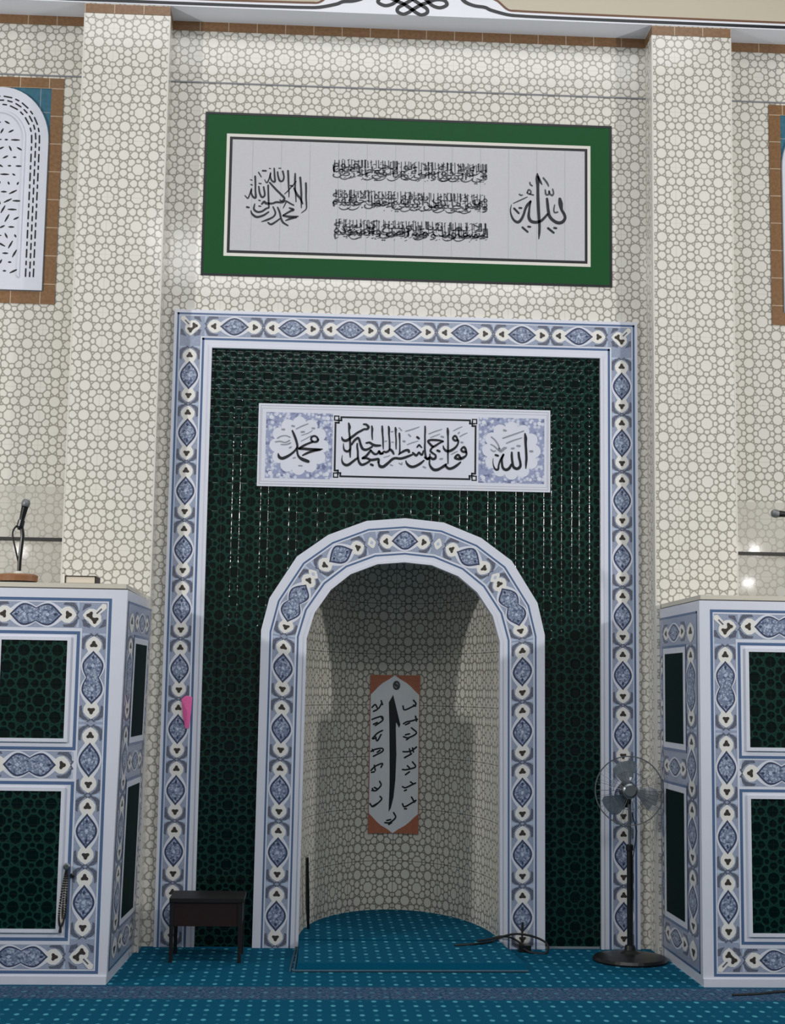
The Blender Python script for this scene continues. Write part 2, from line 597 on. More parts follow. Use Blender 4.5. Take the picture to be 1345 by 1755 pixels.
def corner_motif(mb, F, cs, ct, ds, dt):
    """two trefoil drops meeting on the mitre at the corner (cs, ct); ds, dt point into the two strips"""
    for n_, (a, b) in enumerate((((ds, 0), (0, dt)), ((0, dt), (ds, 0)))):
        fn = lambda s, t, k, a=a, b=b, n_=n_: F(cs + a[0] * s + b[0] * t, ct + a[1] * s + b[1] * t, k + 0.5 * n_)
        put(mb, fn, 0.022, [(x * 1.1, y) for x, y in TEAR], RIM, 2.5)
        for tt in (-1, 1):
            put(mb, fn, 0.02, [(x, y * tt) for x, y in [(0.0, 0.046), (0.0, 0.058), (0.034, 0.058), (0.046, 0.020), (0.024, 0.036)]], LEAF, 1)
    for a, b in (((ds, 0), (0, dt)), ((0, dt), (ds, 0))):
        fn = lambda s, t, k, a=a, b=b: F(cs + a[0] * s + b[0] * t, ct + a[1] * s + b[1] * t, k)
        put(mb, fn, 0.024, TREFOIL, HEART, 4.5 + 0.5 * (a[0] != 0))
    fn = lambda s, t, k: F(cs + (-ds) * (s - t) * 0.7071, ct + (-dt) * (s + t) * 0.7071, k)
    put(mb, fn, 0.018, [(-0.03, 0.012), (0.05, 0.016), (0.062, 0.0), (0.05, -0.016), (-0.03, -0.012)], RIM, 3.6)
    put(mb, fn, 0.022, [(-0.01, 0.004), (0.026, 0.004), (0.026, -0.004), (-0.01, -0.004)], LEAF, 4.2)


# ---------------------------------------------------------------- the hall
mb = MB()
mb.box(-6, 6, -14, 0.0, -0.1, 0.0)
structure(mb.build('floor', M['carpet']))
mb = MB()
mb.box(-6, 6, -14, 0.2, 6.9, 7.0)
structure(mb.build('ceiling', M['plaster']))
mb = MB()
mb.box(-6.2, -6, -14, 0.2, 0, 7)
structure(mb.build('wall_left', M['plaster']))
mb = MB()
mb.box(6, 6.2, -14, 0.2, 0, 7)
structure(mb.build('wall_right', M['plaster']))
mb = MB()
mb.box(-6.2, 6.2, -14.2, -14, 0, 7)
structure(mb.build('wall_front', M['plaster']))

mb = MB()
mb.box(-6, -1.1663, 0, 0.2, 0, 7)
mb.box(1.1663, 6, 0, 0.2, 0, 7)
mb.box(-1.1663, 1.1663, 0, 0.2, 3.473, 7)
structure(mb.build('wall_back', M['cream'], uvoff=(-0.781, 5.297)))

# the two pillars, white trim strips on their edges
for side, x0, x1, uo in (('left', -1.967, -1.463, (-1.792, 5.361)), ('right', 1.456, 1.939, (1.594, 5.3135))):
    mb = MB()
    mb.box(x0, x1, -0.2, -0.0005, 0, 5.515)
    o = structure(mb.build('wall_pillar_' + side, M['cream'], uvoff=uo))
    mb = MB()
    for x in (x0, x1):
        mb.box(x - 0.004, x + 0.004, -0.2015, -0.19, 0, 5.452)
    xi = x1 if side == 'left' else x0
    sgn = 1 if side == 'left' else -1
    mb.box(min(xi - 0.001 * sgn, xi + 0.003 * sgn), max(xi - 0.001 * sgn, xi + 0.003 * sgn), -0.19, -0.145, 0, 5.452)
    mb.build('edge_trim', M['trim_white'], o)
    mb = MB()
    mb.box(x0 - 0.002, x1 + 0.002, -0.204, -0.001, 5.453, 5.509)
    mb.build('brown_band', M['band'], o, uvoff=(uo[0], uo[1] + 0.05))

# brown band along the wall, tile joints, ledges
mb = MB()
mb.box(-1.463, 1.456, -0.006, 0.0, 5.458, 5.515)
structure(mb.build('trim_1', M['band'], uvoff=(-0.603, 5.37)))
mb = MB()
mb.box(-6, -1.967, -0.006, 0.0, 5.458, 5.515)
structure(mb.build('trim_2', M['band'], uvoff=(-0.603, 5.37)))
mb = MB()
mb.box(1.939, 6, -0.006, 0.0, 5.458, 5.515)
structure(mb.build('trim_3', M['band'], uvoff=(-0.603, 5.37)))
for k, (xa, xb, z) in enumerate(((-1.463, 1.456, 5.129), (-6, -1.967, 5.135), (1.939, 6, 5.135))):
    mb = MB()
    mb.box(xa, xb, -0.006, 0.0, z - 0.004, z + 0.004)
    structure(mb.build('trim_%d' % (4 + k), M['joint']))
for k, (xa, xb) in enumerate(((-6, -1.967), (1.939, 6))):
    mb = MB()
    mb.box(xa, xb, -0.022, 0.0, 2.300, 2.317)
    structure(mb.build('trim_%d' % (7 + k), M['joint_dark']))

for k, (xa, xb) in enumerate(((-6, -1.967), (1.939, 6))):  # lower bay walls: thin slabs whose faded pattern stands in for reflection haze
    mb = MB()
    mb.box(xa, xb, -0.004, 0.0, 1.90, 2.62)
    structure(mb.build('trim_%d' % (11 + k), M['cream_hazed'], uvoff=(-0.781, 5.297)))

# painted beam over the wall
mb = MB()
mb.box(-6, 6, -0.205, 0.0, 5.515, 6.9)
beam = structure(mb.build('trim_9', M['beam']))
B = Face((0, -0.205, 0), (1, 0, 0), (0, 0, 1), (0, -1, 0))
bl = MB()
br = MB()
cr = MB()
for s in (-1, 1):
    bl.ribbon([(s * x, z, w) for x, z, w in ((6, 5.528, 0.020), (3, 5.530, 0.020), (1.2, 5.533, 0.020), (0.80, 5.535, 0.020), (0.66, 5.537, 0.020), (0.57, 5.542, 0.021), (0.47, 5.566, 0.022), (0.43, 5.583, 0.022), (0.36, 5.592, 0.022), (0.30, 5.62, 0.024), (0.27, 5.68, 0.022), (0.262, 5.74, 0.022), (0.26, 5.85, 0.02), (0.26, 6.1, 0.02))], lambda x, z: B(x, z, 2))
    cr.poly([B(s * x, z, 1) for x, z in ((6, 5.560), (0.62, 5.570), (0.54, 5.595), (0.50, 5.64), (0.46, 5.66), (0.46, 6.1), (6, 6.1))])
    br.ribbon([(s * x, z, w) for x, z, w in ((6, 5.558, 0.014), (3, 5.560, 0.014), (1.2, 5.563, 0.014), (0.80, 5.566, 0.014), (0.64, 5.568, 0.014), (0.57, 5.575, 0.014), (0.51, 5.625, 0.014), (0.46, 5.65, 0.014), (0.455, 5.68, 0.014), (0.455, 5.8, 0.014), (0.455, 6.1, 0.014))], lambda x, z: B(x, z, 2))
bl.build('painted_outline', M['black_paint'], beam)
br.build('painted_brown_line', M['brown_paint'], beam)
cr.build('painted_panel', M['beam_cream'], beam)
kn = MB()
ux, uz = 0.0508, 0.0335
k0 = (-0.010, 5.549)
A1 = [(-1, 3), (0, 2), (1, 1), (1.7, 0.3), (1.75, -0.45), (1.1, -0.9), (0.5, -0.55), (0, 0), (-1, 1), (-1.8, 1.5), (-2.8, 2.1), (-3.8, 2.0), (-4.1, 1.2), (-3.3, 0.6), (-2.4, 0.95), (-1.7, 1.9), (-1, 3)]
for mx in (1, -1):
    for my in (1, -1):
        pts = [(k0[0] + mx * x * ux, k0[1] + (z if my == 1 else 6 - z) * uz, 0.022) for x, z in A1]
        kn.ribbon(pts, lambda x, z: B(x, z, 2), sub=8)
kn.build('painted_knot', M['black_paint'], beam)

# ---------------------------------------------------------------- prayer niche: curved wall, floor
NX, ND, NZ = 0.578, 1.15, 2.62


def niche_pt(u, z, off=0.0):
    """u = angle, -pi/2 .. pi/2 across the niche from left jamb to right jamb"""
    return Vector(((NX - off) * sin(u), 0.004 + (ND - off) * cos(u), z))


arc = [0.0]
NSEG = 72
us = [-pi / 2 + pi * i / NSEG for i in range(NSEG + 1)]
for a, b in zip(us, us[1:]):
    arc.append(arc[-1] + (niche_pt(b, 0) - niche_pt(a, 0)).length)
mid = arc[NSEG // 2]
arc = [x - mid for x in arc]
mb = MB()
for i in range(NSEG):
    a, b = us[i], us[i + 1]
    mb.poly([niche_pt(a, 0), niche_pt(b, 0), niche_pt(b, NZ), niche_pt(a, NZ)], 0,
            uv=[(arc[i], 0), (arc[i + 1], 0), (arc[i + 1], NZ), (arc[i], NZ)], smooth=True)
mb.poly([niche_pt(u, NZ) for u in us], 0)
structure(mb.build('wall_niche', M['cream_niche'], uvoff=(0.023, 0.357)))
mb = MB()
mb.poly([niche_pt(u, 0.045) for u in us] + [(NX, 0.004, 0.045), (-NX, 0.004, 0.045)], 0)
mb.poly([(-NX, 0.004, 0), (NX, 0.004, 0), (NX, 0.004, 0.045), (-NX, 0.004, 0.045)], 0)
structure(mb.build('floor_niche', M['carpet_plain']))

# ---------------------------------------------------------------- green tile field with the arch cut out
AO = [(0.838, 0.0), (0.832, 1.80), (0.788, 1.988), (0.634, 2.234), (0.452, 2.366), (0.229, 2.453), (0.0, 2.474)]
AI = [(0.576, 0.0), (0.566, 1.756), (0.523, 1.906), (0.430, 2.043), (0.317, 2.136), (0.160, 2.198), (0.0, 2.212)]
AO = [(-x, z) for x, z in AO[:-1]] + [AO[-1]] + AO[-2::-1]
AI = [(-x, z) for x, z in AI[:-1]] + [AI[-1]] + AI[-2::-1]
AM = [((a[0] + b[0]) / 2, (a[1] + b[1]) / 2) for a, b in zip(AO, AI)]
FX, FZ = 1.1663, 3.473
mb = MB()
yg = 0.0
mb.poly([(-FX, yg, 0), (AM[0][0], yg, 0), (AM[1][0], yg, AM[1][1]), (-FX, yg, AM[1][1])])
mb.poly([(FX, yg, 0), (FX, yg, AM[-2][1]), (AM[-2][0], yg, AM[-2][1]), (AM[-1][0], yg, 0)])
for i in range(1, len(AM) - 2):
    a, b = AM[i], AM[i + 1]
    mb.poly([(a[0], yg, a[1]), (b[0], yg, b[1]), (b[0], yg, FZ), (a[0], yg, FZ)])
mb.poly([(-FX, yg, AM[1][1]), (AM[1][0], yg, AM[1][1]), (AM[1][0], yg, FZ), (-FX, yg, FZ)])
mb.poly([(FX, yg, AM[1][1]), (FX, yg, FZ), (AM[-2][0], yg, FZ), (AM[-2][0], yg, AM[1][1])])
for a, b in zip(AM, AM[1:]):
    mb.poly([(a[0], yg, a[1]), (a[0], 0.03, a[1]), (b[0], 0.03, b[1]), (b[0], yg, b[1])])
gp = mb.build('green_tile_field', M['green'], uvoff=(-0.998, 3.313))
tag(gp, 'dark green glazed star-pattern tile field around the niche arch', 'tile panel')

# ---------------------------------------------------------------- blue and white rectangular border
FRW = 0.229
YF = -0.022
root = thing('mihrab_border', (0, 0, 0), 'tall blue and white medallion tile border framing the dark green tile field', 'tile border')
TOPZ = 3.702
XO = 1.3953
HW = 0.0618
TC = 0.098            # axis of the ornament, measured from the outer edge


def frame_profile(F, mb, s0, s1, top=False):
    F.rect(mb, s0, s1, 0.012, 0.024, LINE, 1) if not top else None
    F.rect(mb, s0, s1, TC - HW, TC + HW, FIELD, 0.6)
    F.rect(mb, s0, s1, 0.171, 0.183, LINE, 1) if not top else None


for side in (-1, 1):
    mb = MB()
    x_out, x_in = side * XO, side * FX
    mb.box(min(x_out, x_in), max(x_out, x_in), YF, 0.0, 0, TOPZ - FRW, WHITE)
    # raised inner bead next to the green tiles
    mb.box(min(x_in, x_in + side * 0.016), max(x_in, x_in + side * 0.016), YF - 0.006, YF, 0, TOPZ - FRW + 0.016, WHITE)
    F = Face((x_out, YF, 0), (0, 0, 1), (-side, 0, 0), (0, -1, 0))
    F.rect(mb, 0, TOPZ - FRW, 0.018, 0.030, LINE, 1)
    F.rect(mb, 0, TOPZ - FRW, TC - HW, TC + HW, FIELD, 0.6)
    F.rect(mb, 0, TOPZ - FRW, 0.169, 0.182, LINE, 1)
    F.rect(mb, 0, TOPZ - FRW, 0.030, 0.034, PALE, 1)
    fn = lambda s, t, k, F=F: F(s, TC + t, k)
    for j in range(10):
        motif(mb, fn, 0.183 + j * 0.3467, HW)
    mb.build('side_border', BORDER, root)
mb = MB()
mb.box(-XO, XO, YF, 0.0, TOPZ - FRW, TOPZ, WHITE)
mb.box(-FX, FX, YF - 0.006, YF, TOPZ - FRW, TOPZ - FRW + 0.016, WHITE)
F = Face((0, YF, TOPZ), (1, 0, 0), (0, 0, -1), (0, -1, 0))
F.rect(mb, -XO + 0.018, XO - 0.018, 0.018, 0.030, LINE, 1)
F.rect(mb, -XO + TC - HW, XO - TC + HW, TC - HW, TC + HW, FIELD, 0.6)
F.rect(mb, -XO + 0.169, XO - 0.169, 0.169, 0.182, LINE, 1)
for side in (-1, 1):
    F.rect(mb, side * XO - side * 0.018, side * XO - side * 0.030, 0.018, FRW, LINE, 1)
    F.rect(mb, side * XO - side * 0.169, side * XO - side * 0.182, 0.169, FRW, LINE, 1)
    F.rect(mb, side * (XO - TC - HW), side * (XO - TC + HW), TC + HW, FRW, FIELD, 0.6)
    corner_motif(mb, F, side * (XO - TC), TC, -side, 1)
fn = lambda s, t, k: F(s, TC + t, k)
for j in range(-3, 4):
    motif(mb, fn, j * 0.3455, HW)
mb.build('top_border', BORDER, root)

# ---------------------------------------------------------------- arch surround of the niche
root = thing('mihrab_arch_border', (0, 0, 0), 'blue and white medallion tile border along the niche arch and its jambs', 'tile border')
YA = -0.034
mb = MB()
n = len(AO)


def arch_uvp(f, i):
    """point on station line i, f = 0 outer .. 1 inner"""
    return (AO[i][0] * (1 - f) + AI[i][0] * f, AO[i][1] * (1 - f) + AI[i][1] * f)


def arch_band(f0, f1, mat, k):
    for i in range(n - 1):
        a, b, c, d = arch_uvp(f0, i), arch_uvp(f1, i), arch_uvp(f1, i + 1), arch_uvp(f0, i + 1)
        mb.poly([(p[0], YA - EPS * k, p[1]) for p in (a, b, c, d)], mat)


arch_band(0, 1, WHITE, 0)
for i in range(n - 1):      # thickness outside and inside
    a, b = AO[i], AO[i + 1]
    mb.poly([(a[0], YA, a[1]), (b[0], YA, b[1]), (b[0], 0.0, b[1]), (a[0], 0.0, a[1])], WHITE)
    a, b = AI[i], AI[i + 1]
    mb.poly([(a[0], YA, a[1]), (a[0], 0.03, a[1]), (b[0], 0.03, b[1]), (b[0], YA, b[1])], WHITE)
    # back plate that closes the gap between arch and curved wall
    a, b, c, d = arch_uvp(0.45, i), arch_uvp(1, i), arch_uvp(1, i + 1), arch_uvp(0.45, i + 1)
    mb.poly([(p[0], 0.03, p[1]) for p in (a, d, c, b)], WHITE)
arch_band(0.185, 0.225, LINE, 1)
arch_band(0.255, 0.745, FIELD, 0.6)
arch_band(0.785, 0.825, LINE, 1)
mids = [arch_uvp(0.5, i) for i in range(n)]
cum = [0.0]
for a, b in zip(mids, mids[1:]):
    cum.append(cum[-1] + sqrt((a[0] - b[0]) ** 2 + (a[1] - b[1]) ** 2))
AW = 0.266


def arch_fn(s, t, k):
    s = min(max(s, 0.0), cum[-1] - 1e-6)
    i = max(j for j in range(n - 1) if cum[j] <= s)
    g = (s - cum[i]) / (cum[i + 1] - cum[i])
    f = 0.5 + t / AW
    p, q = arch_uvp(f, i), arch_uvp(f, i + 1)
    return Vector((p[0] * (1 - g) + q[0] * g, YA - EPS * k, p[1] * (1 - g) + q[1] * g))


def dens(pts, m=3):
    out = []
    for a, b in zip(pts, pts[1:] + pts[:1]):
        for j in range(m):
            out.append((a[0] + (b[0] - a[0]) * j / m, a[1] + (b[1] - a[1]) * j / m))
    return out


half = cum[-1] / 2
for side in (-1, 1):
    for z in (0.178, 0.532, 0.885, 1.234, 1.583):
        s = z if side == -1 else cum[-1] - z
        motif(mb, arch_fn, s, 0.066)
    motif(mb, arch_fn, half + side * 0.395, 0.066, ks=0.92)
    motif(mb, arch_fn, half + side * 0.790, 0.066, ks=0.92, double=True)
    for e in (0.197, 0.592):
        put(mb, arch_fn, half + side * e, medallion_outline(0.026, 0.034, 8), RIM, 2.6)
        put(mb, arch_fn, half + side * e, medallion_outline(0.010, 0.012, 6), PALE, 3.6)
motif(mb, arch_fn, half, 0.066, ks=0.92)
mb.build('arch_tiles', BORDER, root)
mb = MB()
for i in range(n - 1):      # thin rounded lip on the inner edge
    for f0, f1, y0, y1 in ((0.94, 1.0, YA - 0.006, YA),):
        a, b, c, d = arch_uvp(f0, i), arch_uvp(f1, i), arch_uvp(f1, i + 1), arch_uvp(f0, i + 1)
        mb.poly([(p[0], y0, p[1]) for p in (a, b, c, d)])
        mb.poly([(a[0], y0, a[1]), (d[0], y0, d[1]), (d[0], y1, d[1]), (a[0], y1, a[1])])
        mb.poly([(b[0], y0, b[1]), (b[0], y1, b[1]), (c[0], y1, c[1]), (c[0], y0, c[1])])
mb.build('inner_lip', M['white'], root)

# ---------------------------------------------------------------- writing
STROKES = {
  'sign_left': [
    "-6780,29860,93 -6660,29590,139 -6530,29250,139 -6460,28940,130 -6470,28660,108 -6390,28350,124 -6200,28180,185 -5980,28090,204 -5800,28030,185",
    "-6480,28880,77 -6610,28650,117 -6850,28430,139 -7100,28270,170 -7340,28180,185 -7500,28240,170 -7560,28350,124 -7580,28460,62",
    "-5240,29350,124 -5320,29500,118 -5470,29570,118 -5630,29490,118 -5640,29320,118 -5480,29210,130 -5300,29250,139 -5240,29350,124",
    "-5570,29210,130 -5880,29080,124 -6120,28950,139 -6340,28790,155",
    "-6340,28790,155 -6030,28780,161 -5630,28760,170 -5260,28760,155 -4980,28790,68",
    "-5100,28740,93 -5410,28700,155 -5680,28610,139 -5930,28500,130 -6140,28380,80",
  ],
  'sign_centre': [
    "-3440,30390,98 -3390,30150,164 -3410,29950,109 -3370,29620,109 -3340,29290,120 -3320,28960,131 -3330,28630,113 -3310,28340,65",
    "-2540,30350,113 -2390,30330,135 -2260,30190,157 -2340,30060,135 -2510,30050,127 -2710,29940,135 -2920,29820,135 -3120,29650,148 -3330,29490,157 -3500,29360,166 -3660,29330,166 -3790,29410,131 -3840,29560,48",
    "-3330,28820,91 -3430,28710,135 -3530,28690,144 -3670,28770,113 -3720,28950,76 -3730,29170,26",
    "-3240,29110,113 -3110,29320,135 -2980,29450,148 -2860,29520,135 -2780,29370,135 -2710,29130,144 -2600,28890,157 -2430,28810,157 -2230,28870,135 -2020,29010,109",
    "-2370,29220,113 -2170,29250,135 -2000,29140,157 -1800,29080,166 -1530,29090,120",
    "-2060,30250,87 -2030,30050,127 -2040,29830,100 -2030,29610,87 -2010,29430,57",
    "-2910,29170,91 -2910,28970,113 -2870,28700,113 -2860,28420,122 -2810,28130,135 -2690,27940,157 -2560,27910,157 -2370,27990,135 -2170,28120,131",
    "-2870,28310,109 -3030,28190,135 -3220,28030,144 -3410,27890,165 -3580,27870,165 -3740,27980,130 -3810,28200,65 -3780,28460,22",
    "-2100,28790,113 -2230,28610,135 -2380,28430,144 -2570,28300,144",
    "-2570,28300,131 -2310,28300,135 -2090,28210,157 -1830,28240,157 -1630,28270,135 -1630,28070,144",
    "-2100,28790,113 -1970,28640,135 -1830,28560,135 -1700,28600,113 -1600,28760,100 -1490,28600,113 -1380,28610,109",
    "-2080,27940,139 -1970,27890,139",
  ],
  'sign_centre_b': [
    "-1440,30260,93 -1430,30050,121 -1410,29770,98 -1380,29460,98 -1370,29150,88 -1350,28870,51",
    "-1060,30250,93 -1030,30080,131 -1030,29820,107 -1000,29470,98 -980,29160,107 -980,28880,107",
    "-650,30190,93 -630,30070,131 -630,29830,93 -600,29480,84 -600,29170,84 -590,28890,56",
    "-410,29860,93 -400,29700,117 -380,29370,75 -370,29010,79 -380,28680,88 -430,28560,65",
    "-400,28610,93 -220,28730,130 -30,28830,144 130,28840,168 180,28740,140",
    "370,28580,116 160,28490,144 -120,28380,154 -350,28330,154 -630,28350,154 -820,28270,153 -1000,28100,153 -1190,27930,167 -1350,27820,177 -1510,27830,186 -1600,27950,130 -1620,28110,60",
    "-1620,28750,98 -1550,28610,144 -1430,28610,121 -1310,28730,116 -1200,28690,130 -1060,28760,130 -940,28860,144 -800,28740,144 -730,28600,107",
    "410,28700,116 510,28610,144 620,28540,144 720,28660,116 780,28730,116 880,28620,130 970,28600,116 1040,28830,84",
    "1120,30320,84 1130,30060,107 1120,29730,98 1130,29400,98 1120,29050,107 1150,28690,116 1200,28440,130 1280,28340,140 1400,28390,128",
    "1080,28250,93 890,28080,144 650,27930,154 420,27850,167 210,27900,167 50,28060,116 0,28210,56",
    "660,29650,140 760,29570,128",
    "660,29040,89 780,29180,107 870,29090,93 930,29030,84",
  ],
  'sign_centre_c': [
    "2210,29440,99 2010,29480,128 1710,29500,138 1440,29490,138 1320,29410,138 1440,29240,138 1620,29100,138 1820,29200,128 2010,29330,113 2210,29420,99",
    "1620,29100,128 1500,28950,113 1470,28820,128 1600,28700,128 1770,28580,113 1750,28400,152 1600,28350,152 1430,28450,138 1280,28340,123 1130,28440,113",
    "1430,28640,74 1420,28350,79 1410,28070,103 1510,27850,152 1680,27710,177 1880,27710,177 2100,27820,152 2320,27970,162 2420,28070,89",
    "2470,30240,79 2490,30040,148 2500,29720,99 2510,29340,99 2510,28970,113 2510,28600,93 2520,28100,69",
    "3090,29510,111 3000,29730,118 2900,29780,118 2800,29630,118 2920,29500,136 3100,29510,128 3100,29310,103 2980,29110,128 2760,28930,153 2560,28850,162 2390,28870,153 2260,29010,113 2220,29170,54",
    "3600,28820,138 3550,29020,138 3450,29120,128 3300,28960,118 3400,28840,143 3600,28800,138 3600,28620,103 3450,28490,153 3260,28400,177 3060,28400,153 2930,28460,128 3110,28640,138 3280,28440,128",
    "3270,28200,93 3060,28010,152 2840,27860,162 2620,27790,162 2450,27870,147 2370,28030,113",
    "1880,28870,148 2000,28820,148",
  ],
  'sign_right': [
    "7130,30020,87 7170,29750,181 7170,29440,150 7200,29000,143 7220,28520,143 7200,28210,125 7190,27920,62",
    "6750,28860,131 6780,28580,143 6860,28230,143 6840,28010,162 6660,27880,174 6440,28000,162 6370,28350,137 6340,28660,137 6340,28860,112",
    "6310,28120,125 6190,27900,162 6000,27800,174 5810,27920,143 5750,28240,131 5750,28490,131 5840,28720,125",
    "5810,28650,125 5650,28360,109 5560,28080,93 5530,27850,124 5440,27790,131 5310,27880,100 5220,28160,50 5220,28480,25",
    "5370,28680,131 5510,28640,131",
  ],
  'sign_pale': [
    "5800,29710,81 6360,29920,87 7050,30180,69",
    "6020,29410,75 6430,29590,81 6930,29760,62",
    "5590,29050,140 5680,28910,143 5870,29090,168 5990,29130,112",
    "5110,29770,75 5330,29580,81 5520,29300,81 5590,29080,93",
    "5080,29320,62 5300,29200,75 5550,28960,75",
    "5080,29010,62 5240,28900,75 5370,28950,62",
    "5860,30200,125 5970,30170,125",
    "7450,28960,125 7580,28960,125",
    "6340,29100,112 6460,29110,112",
    "6680,29270,125 6810,29260,125",
  ],
  'sign_pale_left': [
    "-6550,29970,62 -6210,30150,74 -5850,30300,56",
    "-6240,29790,105 -6080,29810,105",
    "-7380,29920,111 -7260,29920,111",
    "-6800,30150,111 -6680,30130,111",
    "-5590,30030,112 -5480,30030,112",
    "-7650,29380,74 -7430,29510,68 -7160,29550,62 -6910,29460,74",
    "-7760,29160,74 -7490,29200,80 -7180,29140,74 -6930,29270,80",
    "-7420,29010,68 -7110,29020,80 -6870,29120,74",
    "-6920,28830,93 -6830,28870,93",
    "-6230,29600,43 -5830,29740,50 -5590,29900,37",
    "-6250,29240,43 -5920,29420,50 -5640,29590,37",
    "-6350,27770,80 -6160,27760,86",
    "-6690,28210,74 -6570,28250,74",
  ],
  'sign_pale_centre': [
    "-30,29990,70 320,30100,75 770,30270,47",
    "80,29190,56 330,29290,61 710,29420,47",
    "-430,30190,61 -280,30030,75",
    "140,29800,84 260,29690,84",
    "-160,29390,121 -90,29370,121",
    "-890,29940,79 -800,29950,79",
    "-1250,29340,79 -1170,29370,79",
    "-850,29310,70 -760,29310,70",
    "-400,28050,70 -250,27980,79 -230,28100,47",
    "1050,27870,102 1170,27820,102",
    "-910,27940,79 -790,27900,70",
    "-1310,28380,42 -1120,28440,51 -960,28500,37",
  ],
  'sign_pale_centre_c': [
    "1360,29870,64 1730,30020,69 2130,30160,49",
    "1460,29640,49 1710,29750,59 2010,29870,44",
    "2820,30080,49 3070,30220,59 3340,30350,44",
    "3220,29750,59 3440,29880,64 3650,29980,44",
    "2710,28650,49 2910,28770,64 3080,28850,49",
    "2050,28360,108 2170,28380,108",
    "2110,29720,118 2220,29690,118",
    "3300,29400,113 3380,29390,113",
    "3120,29930,84 3180,30010,69",
  ],
  'upper_right': [
    "7840,46210,96 7850,45900,243 7870,45370,179 7880,44710,191 7910,44050,191 7950,43400,178 7980,42900,159 7970,42480,143 7940,42100,57",
    "7890,46030,128 8010,45750,147 8130,45540,57",
    "9230,44670,175 9280,44360,274 9340,44000,178 9500,43710,178 9550,43450,178 9390,43210,197 9120,43150,210 8830,43290,197 8600,43550,197 8520,43910,178 8480,44270,178 8440,44650,147",
    "8480,43680,127 8280,43440,146 8060,43230,165 7740,43140,197 7450,43210,197 7320,43470,178 7340,43840,134 7370,44130,115 7430,44470,108",
    "7420,44430,147 7220,44190,166 7100,43930,146 7000,43590,146 6840,43260,165 6650,43110,178 6430,43210,146 6270,43470,114 6190,43830,70 6250,44200,38",
    "6420,43970,134 6700,43680,127",
    "6740,44010,127 6860,44010,127",
    "6940,42790,133 7250,42520,127",
    "7290,42850,127 7410,42840,127",
    "8510,42790,146 8850,42520,134",
    "8890,42820,134 9010,42810,134",
  ],
  'upper_right_pale': [
    "6370,44290,57 6810,44510,83 7220,44720,57",
    "8210,45960,109 8380,45750,121 8490,45570,109 8530,45440,64",
    "8330,45200,96 8380,44920,115 8540,44930,102 8570,45160,96 8620,44970,102 8750,44870,115 8840,45010,96 8790,45270,89",
    "7220,45000,96 7310,45190,96 7450,45070,96 7370,44910,96 7220,44980,96",
    "7380,44910,96 7590,44860,108",
    "7380,45650,89 7410,45520,102 7520,45440,102",
    "6740,44870,102 6840,44810,96 6920,44840,76",
    "8910,44280,70 8860,43950,89 8930,43790,108 9100,43830,96",
  ],
  'upper_left': [
    "-6310,45130,123 -6290,44780,123 -6280,44250,109 -6250,43820,103 -6260,43510,75 -6540,43250,48",
    "-6660,45470,130 -6640,45300,130 -6600,44840,123 -6570,44380,130 -6560,43880,89 -6550,43570,55",
    "-6970,45710,96 -6970,45320,130 -6960,44860,110 -6910,44370,82 -6880,43940,62",
    "-7020,44790,103 -6840,44410,157 -6630,44160,144 -6480,43840,96",
    "-7410,45870,123 -7380,45450,123 -7350,44920,110 -7320,44490,82 -7320,44210,48",
    "-7730,45830,116 -7650,45480,110 -7720,45230,116 -7890,45220,130 -8000,45500,110 -8040,45780,96",
    "-8250,45990,96 -8220,45600,110 -8190,45170,130 -8360,45200,109 -8470,45450,96 -8460,45700,82",
    "-8460,45700,75 -8540,45340,82 -8670,45070,82 -8810,45260,48",
    "-8500,45090,103 -8150,44710,130 -7800,44370,130 -7590,44130,144 -7720,43950,109 -7860,44020,68",
    "-9390,45450,123 -9360,45030,116 -9350,44570,109 -9320,44140,137 -9460,44140,123 -9590,44380,109 -9590,44660,89",
    "-9610,44590,82 -9700,44270,82 -9800,44060,89 -9980,44240,48",
    "-9150,44820,96 -9090,44430,116 -8950,44160,130 -8780,44300,116 -8860,44800,103",
    "-8590,44910,116 -8570,44520,109 -8540,43990,116 -8510,43540,96",
    "-8940,43730,109 -8810,43880,143 -8670,43780,164 -8290,43790,123 -8090,43870,137 -7720,43880,144 -7510,43990,82",
    "-8510,43500,89 -8660,43460,116 -8930,43270,130 -9200,43230,136 -9410,43400,123 -9370,43720,75",
    "-8520,43250,96 -8820,43030,130 -9220,42910,150 -9500,43080,130 -9590,43290,61",
    "-8260,43580,89 -8110,43200,109 -8240,42950,109 -8580,42760,130 -8920,42630,61",
    "-7980,43550,96 -7840,43210,123 -7760,42860,123 -7620,42610,130 -7340,42440,96",
    "-7830,42850,89 -8100,42630,116 -8360,42480,130 -8540,42580,102",
    "-7270,43540,96 -7030,43440,164 -7230,43330,130 -7630,43070,109",
    "-7630,43040,123 -7220,42990,164 -6740,43030,89",
    "-6840,42960,102 -7150,42890,143 -7470,42750,75",
    "-7450,43960,96 -7240,43830,109 -7020,43720,96",
    "-7480,43890,82 -7650,43520,48",
    "-7230,44940,110 -7110,44910,110",
    "-6900,45220,62 -7360,44640,68 -7590,44400,48",
    "-8940,45820,116 -8750,45820,116",
    "-9840,43510,123 -9720,43490,123",
    "-9130,43960,82 -9050,43940,82",
    "-9110,43600,89 -9010,43580,89",
    "-9190,45710,82 -9020,45430,68",
    "-9660,45230,68 -9570,45200,68",
    "-9630,44930,82 -9550,44900,82",
    "-9140,45020,82 -9020,45000,82",
    "-8550,45980,62 -8470,45970,62",
    "-7970,46010,69 -7850,46010,69",
  ],
}
